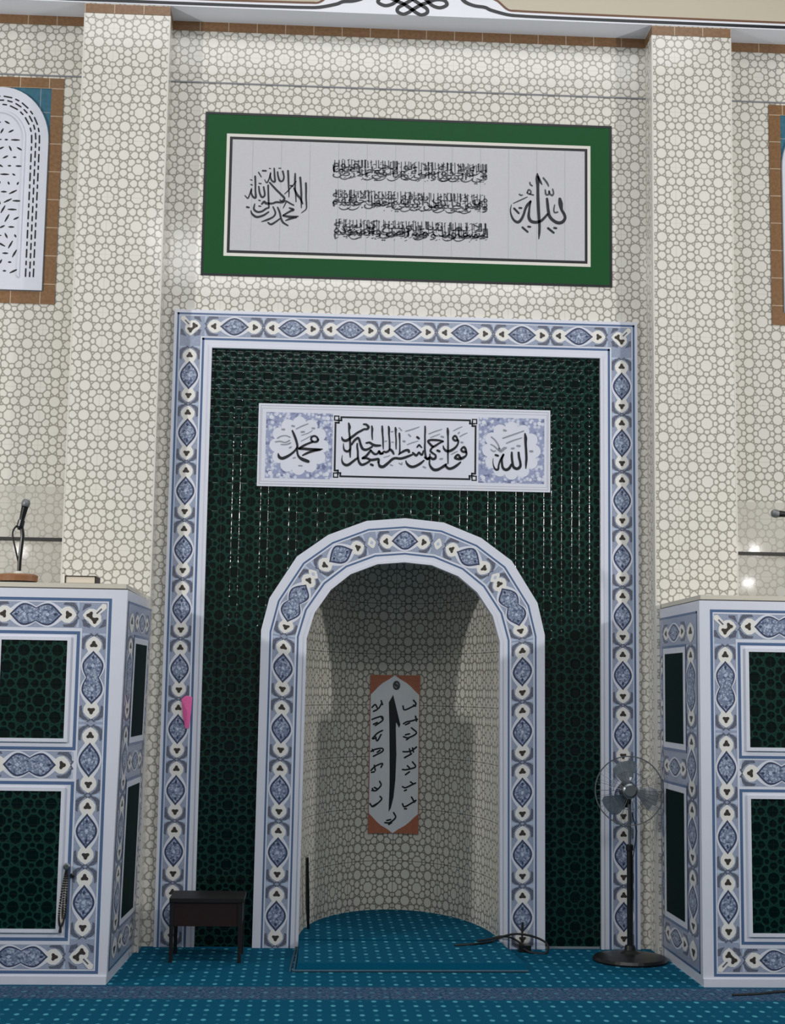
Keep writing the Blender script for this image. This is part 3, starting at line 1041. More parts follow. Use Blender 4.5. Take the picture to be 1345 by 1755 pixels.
NAMES = [
  "40,792 108,811 169,785 246,823|71,767 149,779|226,836 256,811",
  "44,716 152,729 250,735 261,710 115,678|153,697 75,685|230,735 251,722",
  "59,596 156,628 264,647|118,609 159,580 236,621|69,593 138,599",
  "34,514 122,527 260,533 270,514 85,483|63,527 83,514|162,508 221,521",
  "40,394 127,420 274,438 245,413|107,426 128,394|50,382 109,385",
  "65,268 154,268 251,300 220,325|114,287 173,278|75,281 95,268",
  "30,186 100,167 265,211 234,230|70,167 177,186",
  "672,804 702,779 840,798 928,817 878,842|879,811 919,804",
  "686,691 745,703 844,710 962,722|726,685 805,697|921,741 942,710",
  "690,609 789,603 945,634 845,666|729,621 808,628|750,590 828,609",
  "684,514 753,514 851,521 949,546|715,476 852,502|811,533 832,508|870,539 891,514",
  "679,401 758,401 934,420 874,451|739,369 817,388|776,426 816,413",
  "684,293 743,287 860,306 938,319|724,268 763,274|840,325 899,312",
  "688,186 728,167 865,192 952,211|729,155 768,155|863,230 923,199",
  "340,66 438,66 555,98 514,129|379,79 457,85|419,54 477,66",
]
ALIF = [(471, 874), (384, 826), (401, 685), (415, 495), (424, 306), (412, 132), (454, 155), (506, 224), (540, 338), (553, 495), (534, 659), (538, 700), (599, 664), (624, 685), (513, 823)]



def lettering(keys, parent, mats, y, pale=(), name='lettering', nib=1.0):
    mb = MB()
    for ks, mt, yy in ((keys, 0, y), (pale, 1, y + 0.0004)):
        for k in ks:
            for st in STROKES[k]:
                pts = [tuple(int(q) * 1e-4 for q in p.split(',')) for p in st.split(' ')]
                mb.ribbon(pts, lambda x, z: Vector((x, yy, z)), mt, nib=nib)
    return mb.build(name, mats, parent)


FORMS = {}
cp = 0xFE80
for ch, nf in (('\u0621', 1), ('\u0622', 2), ('\u0623', 2), ('\u0624', 2), ('\u0625', 2), ('\u0626', 4), ('\u0627', 2), ('\u0628', 4), ('\u0629', 2),
               ('\u062a', 4), ('\u062b', 4), ('\u062c', 4), ('\u062d', 4), ('\u062e', 4), ('\u062f', 2), ('\u0630', 2), ('\u0631', 2), ('\u0632', 2),
               ('\u0633', 4), ('\u0634', 4), ('\u0635', 4), ('\u0636', 4), ('\u0637', 4), ('\u0638', 4), ('\u0639', 4), ('\u063a', 4), ('\u0641', 4),
               ('\u0642', 4), ('\u0643', 4), ('\u0644', 4), ('\u0645', 4), ('\u0646', 4), ('\u0647', 4), ('\u0648', 2), ('\u0649', 2), ('\u064a', 4)):
    FORMS[ch] = (cp, nf)
    cp += nf


def shape_arabic(s):
    """joined letter forms, laid out right to left"""
    out = []
    i = 0
    prev_joins = False
    while i < len(s):
        c = s[i]
        if c not in FORMS:
            out.append(c)
            prev_joins = False
            i += 1
            continue
        base, nf = FORMS[c]
        if c == '\u0644' and i + 1 < len(s) and s[i + 1] in '\u0622\u0623\u0625\u0627':
            lig = {'\u0622': 0xFEF5, '\u0623': 0xFEF7, '\u0625': 0xFEF9, '\u0627': 0xFEFB}[s[i + 1]]
            out.append(chr(lig + (1 if prev_joins else 0)))
            prev_joins = False
            i += 2
            continue
        nxt = i + 1 < len(s) and s[i + 1] in FORMS and FORMS[s[i + 1]][1] > 1
        if nf == 4:
            k = (3 if nxt else 1) if prev_joins else (2 if nxt else 0)
            prev_joins = nxt
        else:
            k = 1 if (prev_joins and nf > 1) else 0
            prev_joins = False
        out.append(chr(base + k))
        i += 1
    return ''.join(out[::-1])


def text_polys(s):
    cu = bpy.data.curves.new('text_source', 'FONT')
    cu.body = s
    cu.resolution_u = 2
    cu.offset = 0.012
    ob = bpy.data.objects.new('text_source', cu)
    COL.objects.link(ob)
    bpy.context.view_layer.update()
    ev = ob.evaluated_get(bpy.context.evaluated_depsgraph_get())
    me = bpy.data.meshes.new_from_object(ev)
    vs = [tuple(v.co) for v in me.vertices]
    fs = [tuple(p.vertices) for p in me.polygons]
    bpy.data.objects.remove(ob)
    bpy.data.curves.remove(cu)
    bpy.data.meshes.remove(me)
    return vs, fs


VERSE = (('الله لا إله إلا هو الحي القيوم', 'لا تأخذه سنة ولا نوم له ما', 'في السماوات وما في الأرض'),
         ('من ذا الذي يشفع عنده إلا بإذنه', 'يعلم ما بين أيديهم وما خلفهم', 'ولا يحيطون بشيء من علمه'),
         ('إلا بما شاء وسع كرسيه', 'السماوات والأرض ولا يئوده', 'حفظهما وهو العلي العظيم'))
VBOX = ((-0.470, 0.475, 4.541, 4.672), (-0.467, 0.478, 4.350, 4.480), (-0.455, 0.483, 4.167, 4.297))


def verse_line(mb, rows, box, y):
    x0, x1, z0, z1 = box
    H = z1 - z0
    for r, row in enumerate(rows):
        vs, fs = text_polys(shape_arabic(row))
        ax, bx = min(v[0] for v in vs), max(v[0] for v in vs)
        ay, by = min(v[1] for v in vs), max(v[1] for v in vs)
        lo, hi = ((0.36, 1.0), (0.16, 0.84), (0.0, 0.62))[r]
        P = [Vector((x0 + (v[0] - ax) / (bx - ax) * (x1 - x0), y, z0 + H * (lo + (v[1] - ay) / (by - ay) * (hi - lo)))) for v in vs]
        for f in fs:
            mb.poly([P[k] for k in f])
    # tall uprights, long sweeps and vowel marks packed between the rows
    rnd = random.Random(int(z0 * 1000))
    to = lambda a, b: Vector((a, y, b))
    for k in range(46):
        x = x0 + 0.008 + (x1 - x0 - 0.016) * (k + 0.7 * rnd.random()) / 46
        b = z0 + H * rnd.choice((0.30, 0.45, 0.55, 0.62))
        mb.ribbon([(x, z0 + H * (0.93 + 0.07 * rnd.random()), 0.0052), (x + 0.001, (b + z1) / 2, 0.0046), (x + 0.002, b, 0.003)], to, sub=2)
    for k in range(16):
        x = x0 + (x1 - x0 - 0.09) * (k + rnd.random()) / 16
        z = z0 + H * rnd.choice((0.04, 0.10, 0.30, 0.42))
        mb.ribbon([(x, z + 0.014, 0.003), (x + 0.012, z + 0.003, 0.006), (x + 0.034, z, 0.0068), (x + 0.060, z + 0.010, 0.005), (x + 0.072, z + 0.022, 0.003)], to, sub=3)
    for k in range(190):
        x = x0 + (x1 - x0 - 0.012) * (k + rnd.random()) / 190
        z = z0 + H * (0.03 + 0.95 * rnd.random())
        d = rnd.choice((0.004, 0.008, 0.012))
        mb.ribbon([(x, z, 0.0040), (x + d, z + d * 0.45, 0.0030)], to)


# large panel high on the wall
root = thing('calligraphy_frieze', (0, 0, 4.43), 'large green-bordered white calligraphy panel high on the wall above the niche border', 'calligraphy')
PX0, PX1, PZ0, PZ1 = -1.249, 1.246, 3.920, 4.943
F = Face((0, -0.004, 0), (1, 0, 0), (0, 0, 1), (0, -1, 0))
mb = MB()
mb.box(PX0 + 0.012, PX1 - 0.012, -0.004, 0, PZ0 + 0.012, PZ1 - 0.012)
mb.build('green_border', M['panel_green'], root)
mb = MB()
for a in ((PX0, PX1, PZ0, PZ0 + 0.014), (PX0, PX1, PZ1 - 0.014, PZ1), (PX0, PX0 + 0.014, PZ0 + 0.014, PZ1 - 0.014), (PX1 - 0.014, PX1, PZ0 + 0.014, PZ1 - 0.014)):
    mb.box(a[0], a[1], -0.0055, 0, a[2], a[3])
mb.build('black_edge', M['black_paint'], root)
IX0, IX1, IZ0, IZ1 = -1.1165, 1.113, 4.0445, 4.810
mb = MB()
F.rect(mb, IX0, IX1, IZ0, IZ1, 0, 1)
F.loop(mb, IX0 + 0.019, IX1 - 0.019, IZ0 + 0.019, IZ1 - 0.019, 0.017, 1, 2)
F.rect(mb, IX0 + 0.036, IX1 - 0.036, IZ0 + 0.036, IZ1 - 0.036, 2, 2)
for k in range(-6, 7):
    x = -0.0 + k * 0.1737 + 0.086
    if abs(x) < 1.07:
        F.rect(mb, x - 0.0012, x + 0.0012, IZ0 + 0.036, IZ1 - 0.036, 3, 2.5)
mb.build('white_field', [M['trim_white'], M['black_paint'], M['panel_white'], M['grout']], root)
YW = -0.0068
mb = MB()
for rows, box in zip(VERSE, VBOX):
    verse_line(mb, rows, box, YW)
mb.build('verse_lines', M['ink_mid'], root)
lettering(['upper_left'], root, [M['ink']], YW, name='round_lettering', nib=0.95)
lettering(['upper_right'], root, [M['ink'], M['ink_mid']], YW, pale=['upper_right_pale'], name='large_lettering')

# white plaque on the green tiles
root = thing('calligraphy_plaque', (0, 0, 2.9), 'long white plaque with black calligraphy mounted on the dark green tiles above the arch', 'plaque')
SX0, SX1, SZ0, SZ1 = -0.880, 0.866, 2.650, 3.147
mb = MB()
YS = -0.012
mb.box(SX0, SX1, YS, 0.0, SZ0, SZ1, 0)
F = Face((0, YS, 0), (1, 0, 0), (0, 0, 1), (0, -1, 0))
F.loop(mb, SX0 + 0.012, SX1 - 0.012, SZ0 + 0.012, SZ1 - 0.012, 0.003, 1, 1)
F.loop(mb, SX0 + 0.020, SX1 - 0.020, SZ0 + 0.028, SZ1 - 0.028, 0.002, 1, 1)
mb.build('board', [M['white'], M['grout']], root)
M['ornament'] = lattice_mat('plaque_ornament', lin(150, 158, 190), lin(112, 120, 156), lin(206, 212, 228), 42.0)
for cx in (-0.636, 0.632):
    mb = MB()
    h = 0.198
    cz = 2.897
    pts = []
    for k in range(144):
        th = 2 * pi * k / 144
        r = 0.150 + 0.026 * abs(cos(6 * th)) ** 0.7
        pts.append((cx + r * cos(th), cz + r * sin(th)))
    for k in range(144):
        a, b = pts[k], pts[(k + 1) % 144]
        def edge(p):
            dx, dz = p[0] - cx, p[1] - cz
            q = h / max(abs(dx), abs(dz))
            return (cx + dx * q, cz + dz * q)
        ea, eb = edge(a), edge(b)
        mb.poly([F(*a, 1), F(*b, 1), F(*eb, 1), F(*ea, 1)], 0)
    for sx in (-1, 1):
        for sz in (-1, 1):
            mb.poly([F(cx + sx * 0.168 + 0.013 * cos(t * pi / 4), cz + sz * 0.168 + 0.013 * sin(t * pi / 4), 2) for t in range(8)], 1)
            mb.poly([F(cx + sx * 0.115 + 0.009 * cos(t * pi / 4), cz + sz * 0.175 + 0.009 * sin(t * pi / 4), 2) for t in range(8)], 1)
    mb.build('corner_ornament', [M['ornament'], M['white']], root)
mb = MB()
CX0, CX1, CZ0, CZ1 = -0.428, 0.421, 2.713, 3.080
w = 0.011
k = 2
c = 0.045
F.rect(mb, CX0 + c, CX1 - c, CZ1 - w, CZ1, 0, k)
F.rect(mb, CX0 + c, CX1 - c, CZ0, CZ0 + w, 0, k)
F.rect(mb, CX0, CX0 + w, CZ0 + c, CZ1 - c, 0, k)
F.rect(mb, CX1 - w, CX1, CZ0 + c, CZ1 - c, 0, k)
for sx, x in ((1, CX0), (-1, CX1)):
    for sz, z in ((1, CZ0), (-1, CZ1)):
        def R(a0, a1, b0, b1):
            F.rect(mb, min(x + sx * a0, x + sx * a1), max(x + sx * a0, x + sx * a1), min(z + sz * b0, z + sz * b1), max(z + sz * b0, z + sz * b1), 0, k)
        R(0.034, 0.045, 0.0, 0.030)
        R(0.0, 0.030, 0.034, 0.045)
        R(0.012, 0.045, 0.022, 0.030)
        R(0.022, 0.030, 0.012, 0.045)
        R(-0.004, 0.028, -0.004, 0.003)
        R(-0.004, 0.003, -0.004, 0.028)
        R(0.021, 0.028, -0.004, 0.020)
        R(-0.004, 0.020, 0.021, 0.028)
mb.build('cartouche_line', M['ink'], root)
YW = YS - 0.0022
lettering(['sign_left', 'sign_centre', 'sign_centre_b', 'sign_centre_c', 'sign_right'], root, [M['ink'], M['ink_pale']], YW,
          pale=['sign_pale', 'sign_pale_left', 'sign_pale_centre', 'sign_pale_centre_c'])

# tall plaque on the curved back of the niche
root = thing('niche_plaque', (0.02, 1.14, 1.05), 'tall narrow plaque with a huge black stroke on the curved back of the niche', 'plaque')


def npq(u, v, k=0.0):
    """u 0..1 across, v 0..1 up the plaque"""
    x = -0.147 + 0.334 * u
    z = 0.534 + 1.028 * v
    th = math.asin(max(-1, min(1, x / NX)))
    return niche_pt(th, z, 0.012 + EPS * k)


def strip_poly(mb, left, right, mat, k):
    """left(v), right(v) give u limits; meshed finely so that it follows the curve"""
    N = 40
    for i in range(N):
        v0, v1 = i / N, (i + 1) / N
        for j in range(8):
            q = []
            for v, e in ((v0, 0), (v0, 1), (v1, 1), (v1, 0)):
                l, r = left(v), right(v)
                if r < l:
                    l = r = (l + r) / 2
                q.append(npq(l + (r - l) * (j + e) / 8, v, k))
            mb.poly(q, mat, smooth=True)


mb = MB()
strip_poly(mb, lambda v: 0.0, lambda v: 1.0, 0, 0)
for i in range(40):
    for uu, dd in ((0.0, 1), (1.0, -1)):
        a, b = npq(uu, i / 40), npq(uu, (i + 1) / 40)
        o2 = Vector((0, 0.012, 0))
        mb.poly([a, b, b + o2, a + o2] if dd == 1 else [b, a, a + o2, b + o2], 0)
mb.build('terracotta_corners', M['orange'], root)


def ogee(v):
    d = min(v, 1 - v)
    q = 0.125
    if d >= q:
        return 0.5 - 0.012
    t = d / q
    return 0.47 * max(0.0, (t - 0.14) / 0.86) ** 0.55


mb = MB()
strip_poly(mb, lambda v: 0.5 - ogee(v), lambda v: 0.5 + ogee(v), 0, 2)
mb.build('white_field', M['plaque'], root)
mb = MB()
A = [npq(u / 1000, v / 1000, 6) for u, v in ALIF]
mb.poly(A[:7] + A[7:])
mb.build('alif_stroke', M['ink'], root)
for wd in NAMES:
    mb = MB()
    for st in wd.split('|'):
        pts = [tuple(int(q) / 1000 for q in p.split(',')) for p in st.split(' ')]
        pts = [(u * 0.334, v * 1.028, 0.0105) for u, v in pts]
        mb.ribbon(pts, lambda x, z: npq(x / 0.334, z / 1.028, 5), sub=4)
    mb.build('small_lettering', M['ink'], root)
mb = MB()
mb.poly([npq(0.535 + 0.075 * cos(t * pi / 8), 0.935 + 0.030 * sin(t * pi / 8), 5) for t in range(16)])
mb.poly([npq(0.535 + 0.045 * cos(t * pi / 8), 0.935 + 0.018 * sin(t * pi / 8), 6) for t in range(16)], 1)
mb.build('seal_mark', [M['ink_mid'], M['ink_pale']], root)


# ---------------------------------------------------------------- tiled pulpit boxes on both sides
def pulpit(side, label):
    """side -1 left, +1 right; the corner towards the niche is at |x| = XE"""
    XE = 1.497 if side < 0 else 1.475
    kx = 1.0 if side < 0 else 0.93
    lean = 0.018 if side < 0 else 0.0
    YB0, YB1, ZT = -1.078, -0.2045, 1.953
    SW, PW = 0.275 * kx, 0.330
    WW = 2 * SW + PW
    X = lambda t, z=0: side * (XE + t)
    root = thing('tiled_pulpit', (side * (XE + WW / 2), -0.62, 0), label, 'pulpit')
    mb = MB()

    def cx(z):
        return side * (XE + lean * (1 - 2 * z / ZT))
    xo = side * (XE + WW)
    mb.hexa([(cx(0), YB0, 0), (xo, YB0, 0), (xo, YB1, 0), (side * (XE - 0.01 * (side < 0)), YB1, 0),
             (cx(ZT), YB0, ZT), (xo, YB0, ZT), (xo, YB1, ZT), (side * (XE - 0.01 * (side < 0)), YB1, ZT)] if side > 0 else
            [(xo, YB0, 0), (cx(0), YB0, 0), (cx(0) + 0.03, YB1, 0), (xo, YB1, 0),
             (xo, YB0, ZT), (cx(ZT), YB0, ZT), (cx(ZT) + 0.012, YB1, ZT), (xo, YB1, ZT)], WHITE)
    F = Face((side * XE, YB0, 0), (side, 0, 0), (0, 0, 1), (0, -1, 0))
    rows = ((0.266, 0.938), (1.199, 1.690))
    a0, a1 = 0.060 * kx, 0.075 * kx
    f0, f1 = 0.082 * kx, 0.205 * kx
    l0, l1 = 0.214 * kx, 0.230 * kx
    tc = 0.1435 * kx
    hw = (f1 - f0) / 2
    for b in (0, 1):
        g = (lambda t: t) if b == 0 else (lambda t: WW - t)
        F.rect(mb, min(g(f0), g(f1)), max(g(f0), g(f1)), 0.072, 1.885, FIELD, 0.6)
        fn = lambda s, t, k, g=g: F(g(tc + t), s, k)
        motif(mb, fn, 1.506, hw, double=True)
        for z in (1.094, 0.743, 0.394):
            motif(mb, fn, z, hw)
        corner_motif(mb, F, g(tc), 1.820, 1 if b == 0 else -1, -1)
        corner_motif(mb, F, g(tc), 0.131, 1 if b == 0 else -1, 1)
    F.loop(mb, a0, WW - a0, 0.050, 1.907, a1 - a0, LINE, 1)
    for z0, z1 in rows:
        F.loop(mb, l0, WW - l0, z0 - 0.058, z1 + 0.048, l1 - l0, LINE, 1.2)
    for z0, z1, zc in ((0.072, 0.190, 0.131), (1.000, 1.135, 1.067), (1.755, 1.885, 1.821)):
        F.rect(mb, l1 if zc == 1.067 else f1, WW - (l1 if zc == 1.067 else f1), z0, z1, FIELD, 0.7)
        fn = lambda s, t, k, zc=zc: F(s, zc + t, k)
        motif(mb, fn, WW / 2, (z1 - z0) / 2, double=True, ks=0.98)
    # raised mouldings round the green panels and along the base
    for z0, z1 in rows:
        for s0, s1, t0, t1 in ((SW - 0.018, SW + PW + 0.018, z0 - 0.018, z0), (SW - 0.018, SW + PW + 0.018, z1, z1 + 0.018),
                               (SW - 0.018, SW, z0, z1), (SW + PW, SW + PW + 0.018, z0, z1)):
            xa, xb = sorted((side * (XE + s0), side * (XE + s1)))
            mb.box(xa, xb, YB0 - 0.010, YB0, t0, t1, WHITE)
    xa, xb = sorted((cx(0), xo))
    mb.box(xa, xb, YB0 - 0.012, YB0, 0, 0.040, WHITE)
    # side face towards the niche
    if side < 0:
        o = Vector((cx(0), YB0, 0))
        sd = Vector((0.03, YB1 - YB0, 0)) / (YB1 - YB0)
        td = Vector((cx(ZT) - cx(0), 0, ZT)) / ZT
        nr = Vector((1, 0, 0))
    else:
        o = Vector((cx(0), YB0, 0))
        sd, td, nr = Vector((0, 1, 0)), Vector((0, 0, 1)), Vector((-1, 0, 0))
    G = Face(o, sd, td, nr)
    D = YB1 - YB0
    p0, p1 = 0.335, 0.735
    G.rect(mb, 0.045, D, 0.052, 1.900, FIELD, 2)
    G.rect(mb, 0.045, 0.062, 0.052, 1.900, LINE, 3)
    G.rect(mb, 0.045, D, 0.052, 0.064, LINE, 3)
    G.rect(mb, 0.045, D, 1.888, 1.900, LINE, 3)
    fn = lambda s, t, k: G(0.175 + t, s, k + 2)
    motif(mb, fn, 1.506, 0.105, double=True)
    for z in (1.094, 0.743, 0.394):
        motif(mb, fn, z, 0.105)
    put(mb, fn, 1.80, TEAR, RIM, 3, 1.3, 2.2)
    put(mb, fn, 1.80, TREFOIL, HEART, 4, 1.2, 1.8)
    put(mb, fn, 0.14, TEAR, RIM, 3, 1.3, 2.2, -1)
    put(mb, fn, 0.14, TREFOIL, HEART, 4, 1.2, 1.8, -1)
    for zc in (0.150, 1.067, 1.805):
        f2 = lambda s, t, k, zc=zc: G(s, zc + t, k + 2)
        motif(mb, f2, (p0 + p1) / 2, 0.055, ks=1.5)
    f3 = lambda s, t, k: G(0.815 + t, s, k + 2)
    for z in (0.394, 0.743, 1.094, 1.506):
        motif(mb, f3, z, 0.05)
    for z0, z1 in rows:
        G.loop(mb, p0 - 0.060, p1 + 0.060, z0 - 0.045, z1 + 0.045, 0.014, LINE, 8)
        G.loop(mb, p0 - 0.046, p1 + 0.046, z0 - 0.031, z1 + 0.031, 0.050, WHITE, 8)
    mb.build('tile_body', BORDER, root)
    for z0, z1 in rows:
        mb = MB()
        xa, xb = sorted((side * (XE + SW), side * (XE + SW + PW)))
        mb.box(xa, xb, YB0 - 0.003, YB0, z0, z1)
        mb.build('front_panel', M['green'], root, uvoff=(xa + 0.03, z0 + 0.02))
        mb = MB()
        mb.poly([G(p0, z0, 10), G(p1, z0, 10), G(p1, z1, 10), G(p0, z1, 10)])
        mb.build('side_panel', M['green_plain'], root)
    mb = MB()
    xa, xb = sorted((cx(ZT) + side * 0.004, xo))
    mb.box(xa + 0.004, xb, YB0 + 0.004, YB1, ZT, ZT + 0.006, 1)
    xa, xb = sorted((cx(ZT) + side * 0.010, xo))
    mb.box(xa, xb, YB0 + 0.010, YB1, ZT + 0.006, ZT + 0.030, 0)
    mb.build('top_slab', [M['slab'], M['joint_dark']], root)
    return root


pulpit(-1, 'tall blue and white tiled box with green panels, on the left with prayer beads hanging')
pulpit(1, 'tall blue and white tiled box with green panels, on the right beside the fan')


# ---------------------------------------------------------------- arched screens high in the side bays
def arched_screen(side, label):
    xi = 2.108 if side < 0 else 2.232          # edge towards the pillar
    WF, WB = 0.722, 0.072
    z0, z1 = 3.715, 5.117
    root = thing('arched_screen', (side * (xi + WF / 2), 0, z0), label, 'screen', None)
    X = lambda t: side * (xi + t)

    def bx(mb, t0, t1, y0, y1, a, b, mat=0):
        p, q = sorted((X(t0), X(t1)))
        mb.box(p, q, y0, y1, a, b, mat)
    mb = MB()
    bx(mb, 0, WB, -0.008, 0, z0, z1)
    bx(mb, WF - WB, WF, -0.008, 0, z0, z1)
    bx(mb, WB, WF - WB, -0.008, 0, z0, z0 + 0.075)
    bx(mb, WB, WF - WB, -0.008, 0, z1 - 0.065, z1)
    mb.build('brown_tile_frame', M['band'], root, uvoff=(X(0) + 0.0868, z1 - 0.065))
    mb = MB()
    bx(mb, WB, WF - WB, -0.004, 0, z0 + 0.075, z1 - 0.065)
    F = Face((X(0), -0.004, 0), (side, 0, 0), (0, 0, 1), (0, -1, 0))
    for t in (0.135, 0.30, 0.47):
        F.rect(mb, t, t + 0.003, z0 + 0.08, z1 - 0.065, 1, 1)
    for z in (4.90,):
        F.rect(mb, WB, WF - WB, z, z + 0.003, 1, 1)
    mb.build('spandrel_tiles', [M['teal'], M['grout']], root)
    tc, hw, zs, zt = WF / 2, WF / 2 - WB - 0.004, 4.715, 5.045

    def arch(hw, zs, zt, zb):
        pts = [(tc - hw, zb)]
        for i in range(25):
            th = pi - pi * i / 24
            pts.append((tc + hw * cos(th), zs + (zt - zs) * sin(th)))
        return pts + [(tc + hw, zb)]
    outer = arch(hw, zs, zt, z0 + 0.078)
    mb = MB()
    Pf = lambda p, y: Vector((X(p[0]), y, p[1]))
    mb.poly([Pf(p, -0.024) for p in outer])
    for a, b in zip(outer, outer[1:] + outer[:1]):
        mb.poly([Pf(a, -0.024), Pf(b, -0.024), Pf(b, -0.004), Pf(a, -0.004)])
    o = mb.build('white_screen', M['plate'], root)
    # raised inner rim
    mb = MB()
    A_, B_ = arch(hw - 0.135, zs, zt - 0.15, z0 + 0.15), arch(hw - 0.148, zs, zt - 0.163, z0 + 0.163)
    for (a, b), (c, d) in zip(zip(A_, A_[1:]), zip(B_, B_[1:])):
        mb.poly([Pf(a, -0.032), Pf(b, -0.032), Pf(d, -0.032), Pf(c, -0.032)])
        mb.poly([Pf(a, -0.032), Pf(b, -0.032), Pf(b, -0.024), Pf(a, -0.024)])
        mb.poly([Pf(c, -0.032), Pf(d, -0.032), Pf(d, -0.024), Pf(c, -0.024)])
    mb.build('raised_rim', M['plate'], root)
    # pierced pattern
    mb = MB()
    rnd = random.Random(3)
    H = lambda x, z: Pf((x, z), -0.0246)
    for off in (0.052, 0.074, 0.098):
        path = arch(hw - off, zs, zt - off * 1.12, z0 + 0.16)
        L = [0]
        for a, b in zip(path, path[1:]):
            L.append(L[-1] + sqrt((a[0] - b[0]) ** 2 + (a[1] - b[1]) ** 2))

        def at(s):
            i = max(j for j in range(len(path) - 1) if L[j] <= min(s, L[-1] - 1e-6))
            g = (s - L[i]) / (L[i + 1] - L[i])
            return (path[i][0] + (path[i + 1][0] - path[i][0]) * g, path[i][1] + (path[i + 1][1] - path[i][1]) * g)
        s = 0.0
        k = 0
        while s < L[-1] - 0.05:
            ln = (0.046, 0.020)[k % 2] if off != 0.074 else (0.026, 0.036)[k % 2]
            a, b = at(s), at(s + ln)
            mb.ribbon([(a[0], a[1], 0.0095), (b[0], b[1], 0.0095)], H)
            s += ln + 0.026
            k += 1
    inner_hw = hw - 0.165
    for r in range(22):
        zc = z0 + 0.19 + r * 0.054
        for c in range(5):
            x = tc + (c - 2) * inner_hw * 0.45 + (0.018 if r % 2 else -0.008)
            dz = max(0.0, zc - zs)
            if abs(x - tc) > inner_hw * sqrt(max(0.0, 1 - (dz / (zt - 0.17 - zs)) ** 2)) if dz > 0 else abs(x - tc) > inner_hw:
                continue
            th = rnd.choice((0.5, -0.5, 1.1, -1.1, 0.0))
            l = rnd.choice((0.008, 0.015, 0.024))
            mb.ribbon([(x - l * cos(th), zc - l * sin(th), 0.006), (x, zc, 0.012), (x + l * cos(th), zc + l * sin(th), 0.006)], H, sub=3)
    mb.build('pierced_openings', M['hole'], o)
    return root


arched_screen(-1, 'white pierced arched screen in brown tile frame, at the upper left of the wall')
arched_screen(1, 'white pierced arched screen in brown tile frame, mostly cut off at the upper right')

# ---------------------------------------------------------------- things on and around
# carpeted low step in front of the niche
root = thing('carpet_step', (0, -0.35, 0), 'low blue dotted carpet step on the floor in front of the niche', 'step')
mb = MB()
mb.hexa([(-0.585, -0.735, 0.0005), (0.632, -0.715, 0.0005), (0.576, -0.040, 0.0005), (-0.572, -0.040, 0.0005),
         (-0.575, -0.725, 0.044), (0.622, -0.705, 0.044), (0.576, -0.040, 0.044), (-0.572, -0.040, 0.044)])
mb.build('carpet_top', M['carpet_plain'], root)
mb = MB()
for d in (0.0, 0.022):
    mb.tube([(-0.592 - d, -0.745, 0.006), (-0.584 - d * 0.8, -0.4, 0.010), (-0.578 - d * 0.5, -0.06, 0.010)], 0.0055, seg=6)
mb.tube([(-0.600, -0.742, 0.007), (0.0, -0.732, 0.007), (0.640, -0.722, 0.007)], 0.006, seg=6)
mb.build('carpet_binding', M['carpet_edge'], root)

# metal strip at the foot of the green tiles
mb = MB()
mb.box(0.842, 1.160, -0.006, 0.0, 0.0, 0.012)
structure(mb.build('trim_10', M['skirting']))

# little desk on the left
root = thing('low_desk', (-1.07, -0.34, 0), 'small dark wooden desk with reddish front board, left of the niche', 'desk')
mb = MB()
mb.box(-1.270, -0.870, -0.508, -0.200, 0.318, 0.338)
mb.build('desk_top', M['wood_black'], root)
mb = MB()
mb.box(-1.246, -0.898, -0.494, -0.480, 0.190, 0.318)
mb.build('front_board', M['wood'], root)
for x0, x1 in ((-1.262, -1.250), (-0.894, -0.882)):
    mb = MB()
    mb.box(x0, x1, -0.470, -0.225, 0.190, 0.318)
    mb.build('side_board', M['wood_black'], root)
for x in (-1.255, -0.889):
    for y in (-0.490, -0.220):
        mb = MB()
        mb.hexa([(x - 0.009, y - 0.009, 0), (x + 0.009, y - 0.009, 0), (x + 0.009, y + 0.009, 0), (x - 0.009, y + 0.009, 0),
                 (x - 0.012, y - 0.012, 0.318), (x + 0.012, y - 0.012, 0.318), (x + 0.012, y + 0.012, 0.318), (x - 0.012, y + 0.012, 0.318)])
        mb.build('leg', M['wood_black'], root)

# pedestal fan on the right
FXC, FYC, FZC = 1.256, -0.375, 0.925
root = thing('pedestal_fan', (FXC, FYC, 0), 'black pedestal fan with wire cage, standing right of the niche', 'fan')
mb = MB()
mb.lathe((FXC, FYC, 0), [(0.205, 0), (0.207, 0.010), (0.196, 0.024), (0.13, 0.036), (0.06, 0.044), (0.032, 0.060), (0.026, 0.085)], seg=40)
mb.build('base', M['plastic'], root)
mb = MB()
mb.lathe((FXC, FYC, 0.06), [(0.0165, 0), (0.0165, 0.535), (0.021, 0.540), (0.021, 0.566), (0.013, 0.572)], seg=16)
mb.build('lower_pole', M['plastic'], root)
mb = MB()
mb.lathe((FXC, FYC, 0.63), [(0.0085, 0), (0.0085, 0.22)], seg=12)
mb.build('upper_pole', M['chrome'], root)
AXF = Vector((-0.12, -1, 0.05)).normalized()
HC = Vector((FXC, FYC, FZC))
mb = MB()
mb.lathe(HC - AXF * 0.155, [(0.020, 0), (0.044, 0.012), (0.052, 0.05), (0.050, 0.095), (0.030, 0.105)], seg=20, axis=AXF)
mb.lathe((FXC, FYC + 0.04, 0.83), [(0.016, 0), (0.020, 0.03), (0.016, 0.075)], seg=12)
mb.build('motor_housing', M['plastic'], root)
ex = AXF.cross(Vector((0, 0, 1))).normalized()
ez = ex.cross(AXF).normalized()
GR = 0.190


